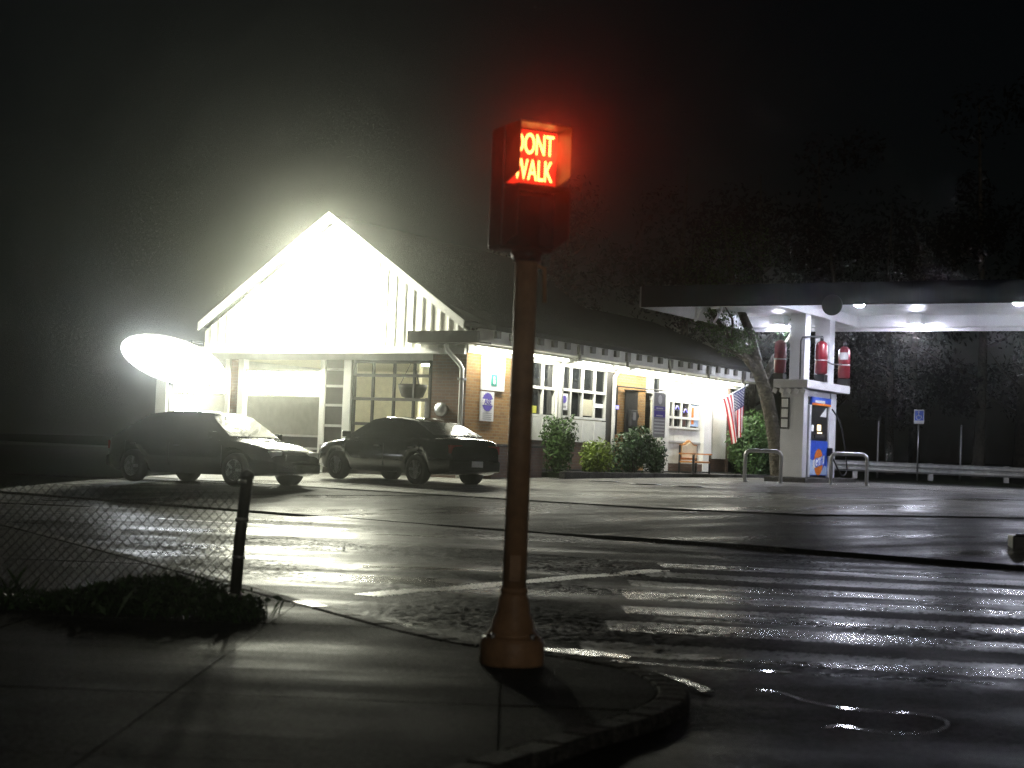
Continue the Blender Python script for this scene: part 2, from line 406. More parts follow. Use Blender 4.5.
# concrete slabs of the forecourt, each its own piece
forecourt = tag(bpy.data.objects.new('forecourt', None), kind='structure'); COL.objects.link(forecourt)
reg = [(-15.8, 3.8), (0.4, 3.8), (6.5, 7.5), (22, 16.0), (22, 24), (-15.8, 24)]
for i in range(-8, 6):
    for j in range(0, 6):
        pc = clip_poly(reg, i * 4.0 + .015, i * 4 + 3.985, 3.8 + j * 3.6 + .015, 3.8 + j * 3.6 + 3.585)
        if len(pc) < 3: continue
        x0, x1 = min(p[0] for p in pc), max(p[0] for p in pc); y0, y1 = min(p[1] for p in pc), max(p[1] for p in pc)
        dz = rnd.uniform(0.0, 0.006); b = MB(); K = 3
        for a in range(K):
            for c in range(K):
                q = clip_poly(pc, x0 + (x1 - x0) * a / K, x0 + (x1 - x0) * (a + 1) / K, y0 + (y1 - y0) * c / K, y0 + (y1 - y0) * (c + 1) / K)
                if len(q) >= 3:
                    pts = [xy(*p) for p in q]
                    b.quadmesh([(x, y, gz(x, y) + lipz(x, y) + 0.012 + dz) for x, y in pts], [tuple(range(len(pts)))])
        bmesh.ops.remove_doubles(b.bm, verts=b.bm.verts[:], dist=1e-4)
        b.build('concrete_slab', M['concrete'], forecourt, recalc=False)
# manhole-like fuel filler lids in the concrete
for i, (px_, d_) in enumerate([(3.05, 36.0), (3.9, 35.2), (2.2, 37.2)]):
    t = thing('filler_lid', ['dark round fuel filler lid set in wet concrete, middle one', 'dark round fuel filler lid set in wet concrete, nearest the pump', 'dark round fuel filler lid set in wet concrete, nearest the shrubs'][i], 'filler lid', (px_, d_, gz(px_, d_) + lipz(px_, d_) + 0.02), group='filler lids in the forecourt')
    MB().lathe([(0.30, 0), (0.30, 0.012), (0.26, 0.016)], 24).build('lid', M['dark'], t)
    MB().lathe([(0.36, -0.002), (0.36, 0.008), (0.31, 0.008)], 24).build('rim', M['steel'], t)

# pavement corner in the foreground
KL = [(-9.0, 25.0), (-5.5, 19.2), (-3.0, 14.8), (-1.43, 12.0), (-0.70, 10.7), (-0.25, 10.0), (0.05, 9.72), (0.45, 9.42), (0.78, 9.0), (0.93, 8.5), (0.93, 8.0), (0.78, 7.5), (0.5, 6.95), (0.15, 6.3), (-0.3, 5.4), (-0.75, 4.3), (-1.1, 3.0), (-1.25, 1.0), (-1.3, -6.0)]
def smooth(pts, n=5):
    out = []
    for i in range(len(pts) - 1):
        p0, p1, p2, p3 = [Vector(pts[min(max(i + k, 0), len(pts) - 1)]) for k in (-1, 0, 1, 2)]
        for s in range(n):
            t = s / n; out.append(tuple(0.5 * ((2 * p1) + (p2 - p0) * t + (2 * p0 - 5 * p1 + 4 * p2 - p3) * t * t + (3 * p1 - p0 - 3 * p2 + p3) * t ** 3)))
    out.append(tuple(pts[-1])); return out
KL = KL[:4] + smooth(KL[3:16], 3)[1:] + KL[16:]
SWZ = 0.055
def inset(line, d):
    out = []
    for i, p in enumerate(line):
        a = Vector(line[max(i - 1, 0)]); b = Vector(line[min(i + 1, len(line) - 1)]); t = (b - a).normalized()
        out.append((p[0] + t.y * d, p[1] - t.x * d))
    return out
KI = inset(KL, 0.16)
swp = [(p[0] - .006, p[1] - .003) for p in KI] + [(-16, -6), (-16, 25)]
sidewalk = tag(bpy.data.objects.new('sidewalk', None), kind='structure'); COL.objects.link(sidewalk)
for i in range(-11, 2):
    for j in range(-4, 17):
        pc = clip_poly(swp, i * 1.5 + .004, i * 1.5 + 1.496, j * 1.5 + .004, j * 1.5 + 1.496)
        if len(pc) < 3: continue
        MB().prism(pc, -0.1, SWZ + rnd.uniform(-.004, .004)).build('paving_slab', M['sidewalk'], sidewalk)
kerb = tag(bpy.data.objects.new('kerb', None), kind='structure'); COL.objects.link(kerb)
for i in range(len(KL) - 1):
    n = max(1, int((Vector(KL[i + 1]) - Vector(KL[i])).length / 1.1))
    for k in range(n):
        def lp(A, t): return tuple(Vector(A[i]).lerp(Vector(A[i + 1]), t))
        e = .006 / max(.3, (Vector(KL[i + 1]) - Vector(KL[i])).length)
        a, b = k / n + e, (k + 1) / n - e
        MB().prism([lp(KL, a), lp(KL, b), lp(KI, b), lp(KI, a)], -0.12, SWZ + 0.008 + rnd.uniform(-.003, .004)).build('kerb_stone', M['paint'] if i == 3 else M['kerb'], kerb, bevel=.018)
# road markings and tar seams: flat strips laid over the asphalt
def strip(name, pts, w, m, z=0.005, kind='structure', label=None, wf=None):
    vs = []; fs = []
    for i, p in enumerate(pts):
        a = Vector(pts[max(i - 1, 0)]); b = Vector(pts[min(i + 1, len(pts) - 1)]); t = (b - a).normalized(); h = (w if wf is None else w * wf(i / (len(pts) - 1))) / 2
        h *= rnd.uniform(.88, 1.12)
        vs += [(p[0] + t.y * h, p[1] - t.x * h, z), (p[0] - t.y * h, p[1] + t.x * h, z)]
    for i in range(len(pts) - 1): fs.append((2 * i, 2 * i + 1, 2 * i + 3, 2 * i + 2))
    me = bpy.data.meshes.new(name); me.from_pydata(vs, [], fs); me.materials.append(m)
    o = bpy.data.objects.new(name, me); COL.objects.link(o); tag(o, kind=kind); return o
def seg(a, b, n=24): return [(a[0] + (b[0] - a[0]) * i / n + rnd.uniform(-.008, .008), a[1] + (b[1] - a[1]) * i / n) for i in range(n + 1)]
def world_of(px, py):
    h = 450 + .0385 * (px - 512); d = CAM_H * F_PX / (py - h); return ((px - 512) / F_PX * d, d)
loop = [world_of(*p) for p in [(764, 689), (790, 692), (815, 700), (850, 707), (890, 711), (925, 713), (950, 718), (957, 724), (945, 731), (915, 733), (880, 730), (850, 725), (835, 727)]]
strip('tar_seam', smooth(loop), 0.024, M['tar'], 0.007)
GL = inset(KL[5:22], -.16)
strip('gutter_water', GL, .09, M['water'], .010, wf=lambda f: .35 + .65 * abs(math.sin(f * 7.5)))
strip('puddle', [(.24, 10.06), (.4, 10.0), (.58, 9.9), (.76, 9.78)], .26, M['water'], .014, wf=lambda f: .3 + .7 * math.sin(f * 3.14))
strip('tar_seam', smooth([world_of(*p) for p in [(560, 655), (640, 662), (720, 668), (800, 672)]]), 0.05, M['tar'], 0.007)

# ------------------------------------------------------------------ service station building
BO = (-1.05, 37.0, 0.0)
bld = thing('service_station', 'gabled brick garage and shop with a white board gable and shallow lit eaves', 'garage building', BO, R(60))
Z0 = 0.40; EB = 3.65
LEN = 15.6; GW = 7.8
def bp(name, m, *a, **k): return boxpart(name, m, bld, *a, **k)
# shop facade (y = 0, facing -y; x runs away from the corner)
bp('brick_wall', M['brick'], 0, 2.73, 0, .22, Z0, 3.42)
bp('brick_wall', M['brickd'], 2.732, 7.55, 0.012, .22, Z0, 1.50)
bp('brick_wall', M['brick'], 7.552, 9.60, 0, .22, Z0, 3.42)
bp('brick_wall', M['brickd'], 14.22, LEN, 0.04, .22, Z0, 3.42)
bp('frieze', M['white'], 0, LEN + 1.3, -.03, .19, 3.422, EB)
bp('concrete_base', M['kerb'], -.1, LEN + .2, -.10, -.004, .3, .80)
# windows: frame, mullions and panes
def window(x0, x1, mull, z0, z1, zt, lit=None, y=0.05):
    f = MB()
    f.box(x0, x1, y - .05, y + .07, z0 - .06, z0).box(x0, x1, y - .05, y + .07, z1, z1 + .06)
    f.box(x0, x0 + .06, y - .05, y + .07, z0, z1).box(x1 - .06, x1, y - .05, y + .07, z0, z1)
    o = f.build('window', M['whitewood'], bld)
    xs = [x0 + .06] + list(mull) + [x1 - .06]
    for m_ in mull: boxpart('mullion', M['whitewood'], o, m_ - .035, m_ + .035, y - .06, y + .06, z0, z1)
    if zt: boxpart('transom', M['whitewood'], o, x0 + .06, x1 - .06, y - .064, y + .056, zt - .035, zt + .035)
    for i in range(len(xs) - 1):
        for (a, b) in ([(z0, zt - .036), (zt + .036, z1)] if zt else [(z0, z1)]):
            boxpart('pane', M['glassd'] if lit is None else lit, o, xs[i] + .036, xs[i + 1] - .036, y, y + .012, a, b)
    return o
window(2.735, 4.30, (3.03, 3.64), 2.14, 3.40, 2.80)
window(4.46, 7.16, (5.12, 5.78, 6.47), 2.16, 3.40, 2.82)
bp('wall_panel', M['whitewood'], 2.735, 3.03, -.02, .1, 1.50, 2.07)
for a, b in ((3.05, 3.62), (3.66, 4.28), (4.48, 5.10), (5.14, 5.76), (5.80, 6.45), (6.49, 7.14)):
    bp('wall_panel', M['whitewood'], a, b, -.02, .1, 1.50, 2.07)
for a in (3.04, 3.64, 5.12, 5.78, 6.47): bp('panel_batten', M['white'], a - .02, a + .02, -.04, .09, 1.50, 2.075)
bp('window_post', M['white'], 4.302, 4.458, -.06, .12, 1.50, 3.42)
bp('window_jamb', M['darkwood'], 7.165, 7.55, -.01, .12, 1.50, 3.42)
for x_, ztop in ((7.44, 3.42),):
    MB().tube([(8.0, -.50, 3.62), (7.85, -.30, 3.54), (7.55, -.12, 3.44), (x_, -.09, 3.30), (x_, -.09, 2.0), (x_, -.09, .85)], .055, 10).build('downspout', M['white'], bld)
MB().tube([(4.9, -.50, 3.62), (4.7, -.3, 3.56), (4.42, -.13, 3.48), (4.38, -.12, 3.30), (4.38, -.12, .85)], .06, 10).build('downspout', M['white'], bld)
# entrance and porch
bp('door_post', M['white'], 9.605, 9.98, -.06, .15, 2.98, 3.42)
bp('porch_post', M['white'], 10.55, 11.08, -.08, .18, .72, 3.42)
bp('porch_post', M['white'], 13.62, 14.20, -.08, .18, .72, 3.42)
dr = bp('shop_door', M['whitewood'], 9.62, 10.545, 0, .06, .80, 1.84)
boxpart('kick_panel', M['white'], dr, 9.75, 10.42, -.02, 0.002, .98, 1.72)
boxpart('door_glass', M['cream'], dr, 9.99, 10.50, .005, .03, 1.87, 2.80)
boxpart('door_rail', M['white'], dr, 9.99, 10.545, -.02, .06, 2.80, 2.90)
boxpart('transom_glass', M['glassd'], dr, 10.05, 10.50, .01, .03, 2.92, 3.40)
boxpart('door_handle', M['steel'], dr, 9.90, 9.94, -.05, 0, 1.60, 1.82)
xs = [11.082 + i * .317 for i in range(9)]
for i in range(8):
    bp('wall_board', M['whitewood'], xs[i] + .004, xs[i + 1] - .004, .05 + rnd.uniform(0, .008), .15, 1.03, 2.03)
    bp('wall_board', M['whitewood'], xs[i] + .004, xs[i + 1] - .004, .05 + rnd.uniform(0, .008), .15, 2.86, 3.42)
bp('wall_rail', M['greyw'], 11.082, 13.618, .02, .048, 1.63, 1.68)
window(11.15, 13.45, (11.55, 12.12, 12.71), 2.10, 2.80, 2.36, y=.06)
bp('porch_step', M['brickd'], 11.082, 13.618, -.05, .16, .45, 1.027)
bp('wall_panel', M['white'], 14.45, 15.5, -.02, .05, 1.2, 3.42, label='bright white wall panel beside the flag')
# planter ledge beside the corner pier
pl = MB().box(.35, 2.75, -.55, -.11, .3, 1.30).build('planter_wall', M['brickd'], bld)
boxpart('planter_cap', M['kerb'], pl, .31, 2.79, -.59, -.105, 1.302, 1.36, bevel=.01)
# eaves: soffit, fascia with rafter tails and hangers
bp('soffit', M['white'], -.35, 17.0, -.60, -.034, EB - .03, EB - .004)
fas = bp('fascia', M['greyw'], -.58, 17.0, -.665, -.602, EB - .01, EB + .27)
for i in range(25):
    x = .15 + i * .68; big = i % 4 == 2
    boxpart('rafter_tail', M['darkwood'], fas, x - .10, x + .10, -.74, -.667, EB + (.02 if big else .10), EB + .262)
    if big: boxpart('gutter_hanger', M['darkwood'], fas, x - .03, x + .03, -.72, -.667, EB - .12, EB + .018)
# roofs
def slab(name, m, a, b, c, d, th=.14):
    n = (Vector(b) - Vector(a)).cross(Vector(d) - Vector(a)).normalized() * th
    if n.z < 0: n = -n
    top = [Vector(p) + n for p in (a, b, c, d)]
    return MB().quadmesh([Vector(a), Vector(b), Vector(c), Vector(d)] + top, [(3, 2, 1, 0), (4, 5, 6, 7), (0, 1, 5, 4), (1, 2, 6, 5), (2, 3, 7, 6), (3, 0, 4, 7)]).build(name, m, bld)
slab('shop_roof', M['roof'], (.05, -.70, EB + .28), (17.1, -.70, EB + .28), (17.1, 3.4, 5.55), (.05, 3.4, 5.55), .10)
slab('garage_roof', M['roof'], (-.22, -.0, 4.02), (9, -.0, 4.02), (9, 3.9, 6.62), (-.22, 3.9, 6.62), .12)
slab('garage_roof', M['roof'], (-.22, 7.80, 4.02), (9, 7.80, 4.02), (9, 3.9, 6.62), (-.22, 3.9, 6.62), .12)
for s in (1, -1):
    ya = 3.9 - s * 3.93
    MB().quadmesh([Vector((x, y, z)) for x in (-.26, -.222) for (y, z) in ((ya, 3.94), (ya, 4.14), (3.9, 6.78), (3.9, 6.56))],
                  [(0, 1, 2, 3), (4, 7, 6, 5), (0, 4, 5, 1), (1, 5, 6, 2), (2, 6, 7, 3), (3, 7, 4, 0)]).build('rake_board', M['white'], bld)
cr = bp('cornice_return', M['darkwood'], -.62, -.05, -.66, 1.25, 3.60, 3.87)
# gable boards with battens, each its own piece
NB = 31
for i in range(NB):
    y0 = .02 + i * (GW - .04) / NB; y1 = y0 + (GW - .04) / NB
    zt = lambda y: 3.92 + (3.9 - abs(y - 3.9)) * (2.68 / 4.02)
    ym = min(max(3.9, y0), y1)
    poly = [(y0 + .008, 3.52), (y1 - .008, 3.52), (y1 - .008, zt(y1))] + ([(3.9, zt(3.9))] if y0 < 3.9 < y1 else []) + [(y0 + .008, zt(y0))]
    T = Matrix(((0, 0, 1, 0), (1, 0, 0, 0), (0, 1, 0, 0), (0, 0, 0, 1)))
    MB().prism(poly, -.03 + rnd.uniform(-.004, .004), .06, T=T).build('gable_board', M['whitewood'], bld)
    if i: 
        MB().box(-.058, -.036, y0 - .022, y0 + .022, 3.525, zt(y0) - .02).build('gable_batten', M['white'], bld)
bp('lintel_beam', M['white'], -.24, .10, .62, 9.4, 3.38, 3.518)
bp('lintel_beam', M['white'], -.10, .10, .02, .618, 3.38, 3.518)
bp('header_board', M['greyw'], -.02, .12, .93, 9.3, 3.23, 3.378)
# garage front
bp('brick_wall', M['brickd'], -.012, .2, 0.002, .92, Z0, 3.378)
MB().tube([(-.20, .45, 3.60), (-.20, .42, 3.46), (-.14, .12, 3.16), (-.10, .06, 3.05), (-.10, .06, .5)], .055, 10).build('downspout', M['white'], bld)
boxpart('pipe_strap', M['steel'], bld, -.165, -.012, -.02, .14, 2.78, 2.83)
MB().lathe([(.02, -.10), (.15, -.09), (.16, -.03), (.16, 0)], 20, T=Matrix.Translation((-.014, .62, 2.1)) @ Matrix.Rotation(R(90), 4, 'Y')).build('alarm_bell', M['steel'], bld)
def glazed_door(y0, y1, ys, zs, name='bay_door', m=None):
    o = MB().box(-.02, .06, y0, y0 + .06, Z0, zs[-1] + .05).box(-.02, .06, y1 - .06, y1, Z0, zs[-1] + .05).build(name, m or M['darkwood'], bld)
    for z in zs: boxpart('door_rail', m or M['darkwood'], o, -.03, .05, y0 + .06, y1 - .06, z - .035, z + .035)
    for y in ys: boxpart('door_stile', m or M['darkwood'], o, -.025, .045, y - .025, y + .025, zs[0], zs[-1])
    boxpart('kick_panel', M['darkwood'], o, .0, .04, y0 + .06, y1 - .06, Z0, zs[0] - .036)
    return o
glazed_door(.95, 3.16, (1.42, 1.98, 2.58), (1.12, 1.72, 2.31, 2.87, 3.19))
bp('bay_post', M['white'], -.06, .12, 3.18, 3.40, Z0, 3.228)
nd = MB().box(.0, .08, 3.405, 3.95, Z0, 3.228).build('side_panel', M['darkwood'], bld)
for z in (1.2, 1.65, 2.14, 2.6, 3.0): boxpart('panel_rail', M['greyw'], nd, -.03, 0.0, 3.41, 3.945, z - .03, z + .03)
bp('bay_post', M['white'], -.06, .12, 3.955, 4.09, Z0, 3.228)
bp('bay_post', M['white'], -.06, .12, 6.44, 6.62, Z0, 3.228)
bp('bay_post', M['white'], -.06, .12, 6.90, 7.02, Z0, 3.228)
bp('bay_post', M['white'], -.06, .12, 8.95, 9.3, Z0, 3.228)
bp('brick_wall', M['brickd'], .0, .1, 6.622, 6.898, Z0, 3.228)
gd = MB().box(.0, .05, 4.1, 6.43, Z0, 1.4).build('half_shutter', M['darkwood'], bld)
for z in (.75, 1.08, 1.38): boxpart('shutter_rib', M['greyw'], gd, -.02, 0, 4.1, 6.43, z - .025, z + .025)
gd = MB().box(.0, .05, 7.03, 8.94, Z0, 1.7).build('half_shutter', M['darkwood'], bld)
for z in (.75, 1.08, 1.4): boxpart('shutter_rib', M['greyw'], gd, -.02, 0, 7.03, 8.94, z - .025, z + .025)
# shell: interior floor, back wall, partition, ends
bp('shop_floor', M['concrete'], .22, LEN, .22, 9.28, .60, .66)
bp('back_wall', M['cream'], 8.0, 8.15, .22, 9.28, .66, 3.6)
bp('inner_wall', M['cream'], .3, 8.0, .24, .34, .66, 3.6, label='cream inside wall seen through the bay door')
bp('partition', M['cream'], 3.4, 7.99, 3.42, 3.52, .66, 3.6)
bp('end_wall', M['greyw'], .12, 9.0, 9.3, 9.42, Z0, 3.5)
bp('rear_wall', M['brickd'], 8.16, LEN, 5.8, 5.95, Z0, 3.6)
bp('far_end_wall', M['brickd'], LEN + .002, LEN + .18, .0, 5.95, Z0, 3.6)
bp('ceiling_board', M['cream'], .13, 8.0, .36, 9.28, 3.40, 3.46)
slab('wing_roof', M['roof'], (-.3, 7.95, 3.6), (9, 7.95, 3.6), (9, 9.7, 3.54), (-.3, 9.7, 3.54), .08)

# things inside the lit bay seen through the glazing
def prop(name, label, cat, x, y, z): return thing(name, label, cat, tuple(Vector(BO) + Matrix.Rotation(R(60), 3, 'Z') @ Vector((x, y, z))), R(60))
t = prop('work_bench', 'dark workbench behind the glazed bay door', 'workbench', 2.5, 1.95, .66)
MB().box(-.35, .35, -.95, .95, .95, 1.02).build('top', M['darkwood'], t)
for a in (-.3, .3):
    for b in (-.9, .9): MB().box(a - .04, a + .04, b - .04, b + .04, 0, .948).build('leg', M['darkwood'], t)
t = prop('hanging_basket', 'dark round basket hanging behind the bay door panes', 'basket', 1.2, 2.25, 2.62)
MB().lathe([(.05, -.28), (.26, -.2), (.34, 0), (.36, .10), (.30, .10)], 18).build('bowl', M['darkwood'], t)
for k in range(3): MB().tube([(.3 * math.cos(k * 2.1), .3 * math.sin(k * 2.1), .1), (0, 0, .75)], .008, 5).build('chain', M['dark'], t)
t = prop('tool_chest', 'black tool chest standing on the workbench', 'tool chest', 2.5, 2.2, 1.69)
MB().box(-.25, .25, -.38, .38, 0, .75).build('body', M['black'], t, bevel=.02)
for k in range(4): MB().box(-.27, -.252, -.34, .34, .06 + k * .17, .2 + k * .17).build('drawer', M['dark'], t)
t = prop('parts_shelf', 'dark shelf of boxes at the right of the bay window', 'shelf', 1.6, .75, .66)
for k in range(5): MB().box(-.2, .2, -.38, .45, .3 + k * .52, .34 + k * .52).build('shelf_board', M['darkwood'], t)
for b in (-.4, .46): MB().box(-.2, .2, b - .015, b + .015, 0, 2.5).build('upright', M['darkwood'], t)
for k in range(5):
    for q in range(2):
        o = MB().box(-.15, .12, 0, .26, 0, rnd.uniform(.2, .36)).build('cardboard_box', [M['cushion'], M['greyprint'], M['darkwood']][(k + q) % 3], None)
        o.location = Vector(BO) + Matrix.Rotation(R(60), 3, 'Z') @ Vector((1.6, .42 + q * .36, .66 + .342 + k * .52)); o.rotation_euler = (0, 0, R(60))
        tag(o, ['bottom', 'second lowest', 'middle', 'second highest', 'top'][k] + ' shelf box in the bay, ' + ['nearer the brick pier', 'farther from the brick pier'][q], 'box', 'boxes on the parts shelf')

# under-eave fluorescent strips
EV = Vector(BO)
def bw(x, y, z): return tuple(EV + Matrix.Rotation(R(60), 3, 'Z') @ Vector((x, y, z)))
names = ['above the corner pier and white signs', 'above the first shop window', 'above the second shop window', 'above the hanging service board', 'above the shop door', 'above the porch bench', 'by the flag at the far end']
sx0 = [1.0, 3.3, 5.7, 8.1, 10.4, 12.7, 15.0]
for i, x in enumerate(sx0):
    t = thing('strip_light', 'long white fluorescent strip light under the eaves ' + names[i], 'strip light', bw(x, -.30, EB - .034), R(60), 'strip lights under the eaves')
    MB().box(-1.08, 1.08, -.07, .07, -.05, 0).build('housing', M['white'], t)
    MB().tube([(-1.05, 0, -.085), (1.05, 0, -.085)], .032, 8).build('tube', M['tube'], t)
    lamp('AREA', 'strip_lamp', t, (0, 0, -.13), 68, (1.0, 0.98, 0.86), (0, 0, 0), shape='RECTANGLE', size=2.0, size_y=.12)
# gable floods on gooseneck arms
for i, (y, lab, zz, pw) in enumerate(((3.0, 'low right', 3.46, 1200), (4.0, 'the upper', 4.75, 2400), (5.4, 'low left', 3.46, 1350))):
    t = thing('gable_flood', 'glaring globe lamp on an arm in front of the white gable, %s one' % lab, 'flood lamp', bw(-.17 if zz < 4 else -.07, y, zz), R(60), 'flood lamps lighting the gable')
    MB().tube([(0, 0, 0), (-.25, 0, .02), (-.30, 0, .10), (-.36, 0, .26)], .018, 8).build('arm', M['white'], t)
    T = Matrix.Translation((-.36, 0, .30))
    MB().lathe([(.04, -.05), (.10, -.03), (.10, 0)], 16, T=T).build('socket', M['white'], t)
    MB().lathe([(.09, .002), (.17, .06), (.20, .16), (.17, .26), (.08, .32)], 18, T=T).build('globe', M['floodface'], t)
    lamp('POINT', 'flood_lamp', t, (-.36, 0, .46 + .36), pw, GARAGE, shadow_soft_size=.2)
# bay lights
def tubefix(x, y, z, ln, lab, e, g='strip lights inside the bays'):
    t = thing('bay_light', lab, 'strip light', bw(x, y, z), R(60), g)
    MB().box(-.10, .10, -ln / 2, ln / 2, .0, .06).build('housing', M['white'], t)
    for a in (-.05, .05): MB().tube([(a, -ln / 2 + .05, -.03), (a, ln / 2 - .05, -.03)], .03, 8).build('tube', M['floodface'], t)
    lamp('AREA', 'bay_lamp', t, (0, 0, -.09), e, GARAGE, (0, 0, 0), shape='RECTANGLE', size=.2, size_y=ln)
    return t
tubefix(1.3, 5.3, 2.95, 2.2, 'glaring strip light over the open middle bay', 60)
tubefix(1.1, 8.0, 2.95, 1.7, 'glaring strip light inside the leftmost bay', 50)
tubefix(2.4, 2.0, 3.3, 1.6, 'strip light behind the glazed bay door', 40)
# lit transom panels of the two open bays (frosted panes emit by themselves, standing in for strip light behind)
M['frost'] = emit('frosted_glazing_glow', GARAGE, 30.0)
for y0, y1 in ((4.1, 6.43), (7.03, 8.94)):
    o = MB().box(.0, .05, y0, y1, 2.32, 2.37).box(.0, .05, y0, y1, 2.93, 2.98).build('light_panel', M['white'], bld)
    n = 3
    for k in range(n):
        a = y0 + (y1 - y0) * k / n; b = y0 + (y1 - y0) * (k + 1) / n
        boxpart('pane', M['frost'], o, .01, .03, a + .02, b - .02, 2.372, 2.928)

# added glowing oval on a post, shaped like a floodlight's glare
t = thing('glare_oval', 'bluish white oval lit sign on a post left of the garage', 'lit sign', (-8.45, 40.2, gz(-8.45, 40.2) + .05), R(-10))
ov = lambda a, b: [(a * math.cos(R(k * 10)), b * math.sin(R(k * 10))) for k in range(36)]
MB().prism(ov(1.40, .56), -.12, .12, T=Matrix.Translation((0, 0, 2.62)) @ Matrix.Rotation(R(90), 4, 'X') @ Matrix.Rotation(R(-15), 4, 'Z')).build('case', M['white'], t, bevel=.03)
MB().prism(ov(1.34, .51), .122, .15, T=Matrix.Translation((0, 0, 2.62)) @ Matrix.Rotation(R(90), 4, 'X') @ Matrix.Rotation(R(-15), 4, 'Z')).build('face_panel', M['glareface'], t, bevel=.012)
MB().tube([(0, 0, -.1), (0, 0, 2.07)], .07, 12).build('post', M['greyw'], t)
lamp('POINT', 'glare_halo_lamp', t, (0, -.6, 2.62), 35, (.85, .92, 1.0), shadow_soft_size=.3)  # extra lamp in front of the oval, added for its halo

# wall signs
def wsign(name, label, cat, x0, x1, z0, z1, y=-.03, m=None):
    t = thing(name, label, cat, bw((x0 + x1) / 2, y, (z0 + z1) / 2), R(60))
    w, h = (x1 - x0) / 2, (z1 - z0) / 2
    MB().box(-w, w, -.015, .022, -h, h).build('panel', m or M['label'], t)
    return t, w, h
TF = Matrix.Rotation(R(90), 4, 'X')       # text plane facing -y
t, w, h = wsign('wall_sign', 'large white sign with green emblem high on the corner brick pier', 'sign', .62, 1.67, 2.60, 3.40)
MB().box(-.10, .16, -.022, -.0155, -.28, -.02).build('emblem', M['green'], t)
MB().lathe([(.045, 0), (.045, .004)], 16, T=Matrix.Translation((.02, -.023, -.10)) @ TF).build('emblem_dot', M['label'], t)
MB().lathe([(.06, 0), (.06, .004)], 16, T=Matrix.Translation((.03, -.023, -.19)) @ TF).build('emblem_dot', M['label'], t)
t, w, h = wsign('wall_sign', 'tall white sign with purple oval on the corner brick pier', 'sign', .62, 1.21, 1.88, 2.57)
gear = [((.235 + (.018 if k % 2 else 0)) * math.cos(2 * math.pi * k / 40), (.205 + (.018 if k % 2 else 0)) * math.sin(2 * math.pi * k / 40)) for k in range(40)]
MB().prism(gear, 0, .006, T=Matrix.Translation((0, -.016, .10)) @ TF).build('emblem', M['purple'], t)
MB().box(-.25, .25, -.0245, -.0225, .03, .17).build('emblem_band', M['label'], t)
text_mesh('lettering', 'ASE', .19, M['purple'], t, Matrix.Translation((0, -.026, .10)) @ TF, .002, 1.05, .004)
for k in range(4): MB().box(-.20, .20, -.018, -.0155, -.17 - k * .045, -.155 - k * .045).build('print_line', M['greyprint'], t)
t, w, h = wsign('window_sticker', 'small white notice with purple emblem in the second shop window', 'notice', 4.62, 4.98, 2.30, 2.72, y=.02)
MB().prism([(a * .45, b * .45) for a, b in gear], 0, .003, T=Matrix.Translation((0, -.016, .06)) @ TF).build('emblem', M['purple'], t)
MB().box(-.10, .10, -.018, -.0155, -.16, -.10).build('print_line', M['greyprint'], t)
t, w, h = wsign('window_note', 'small yellow note in the lower corner of the first shop window', 'notice', 3.08, 3.36, 2.16, 2.34, y=.02, m=M['yellow'])
t, w, h = wsign('window_blind', 'tan paper blind behind the lower pane of the second shop window', 'blind', 5.86, 6.40, 2.20, 2.62, y=.03, m=M['cream'])
t, w, h = wsign('window_light', 'small white lit bar in the second shop window', 'lit sign', 6.52, 6.98, 2.44, 2.53, y=.02, m=M['innerstrip'])
t, w, h = wsign('blue_light', 'small blue glowing sign at the right of the second shop window', 'lit sign', 7.64, 7.80, 2.44, 2.54, y=-.05, m=M['blueled'])
t, w, h = wsign('porch_poster', 'pale blue poster in the right porch window pane', 'poster', 12.78, 13.36, 2.14, 2.76, y=.03, m=M['bluel'])
MB().box(-.22, -.05, -.02, -.0155, -.25, .25).build('print_line', M['orange'], t)
for q, (x, z) in enumerate(((11.8, 2.65), (12.4, 2.58))):
    t, w, h = wsign('neon_sign', ['blue glowing neon sign in the left porch window pane', 'blue glowing neon sign in the middle porch window pane'][q], 'neon sign', x - .16, x + .16, z - .08, z + .08, y=.03, m=M['dark'])
    MB().tube([(-.12, -.025, -.05), (-.05, -.025, .05), (.04, -.025, .04), (.12, -.025, -.04)], .012, 6).build('neon_tube', M['blueled'], t)
# payphone board and hanging service board on the brick
t, w, h = wsign('payphone', 'dark payphone case mounted on the brick left of the service board', 'payphone', 8.2, 8.95, 1.62, 2.96, y=-.06, m=M['black'])
MB().box(-.20, .20, -.12, -.016, -.30, .16).build('phone_body', M['dark'], t, bevel=.02)
MB().box(-.10, .06, -.125, -.1205, -.12, .10).build('instruction_card', M['greyprint'], t)
MB().tube([(.24, -.06, .12), (.26, -.10, .0), (.24, -.06, -.14)], .028, 8).build('handset', M['black'], t)
MB().box(-.42, .42, -.26, .03, .672, .70).build('hood', M['black'], t)
t = thing('service_board', 'tall white service board with purple bands on a bracket beside the shop door', 'sign', bw(9.6, -.42, 2.36), R(60))
MB().box(-.40, .40, -.03, .03, -.63, .63).build('panel', M['greyprint'], t, bevel=.02)
for z0, z1 in ((-.06, .12), (.15, .24)): MB().box(-.36, .36, -.036, -.0305, z0, z1).build('purple_band', M['purple'], t)
for k in range(5): MB().box(-.33, .33, -.036, -.0305, -.16 - k * .09, -.12 - k * .09).build('print_line', M['label'], t)
for k in range(2): MB().box(-.24, .20, -.040, -.0362, -.03 + k * .2, .0 + k * .2).build('print_line', M['label'], t)
MB().lathe([(.13, 0), (.13, .005)], 20, T=Matrix.Translation((0, -.031, .43)) @ TF).build('emblem', M['label'], t)
MB().tube([(-1.9, .38, .70), (0.45, .0, .70)], .02, 8).build('bracket_bar', M['black'], t)
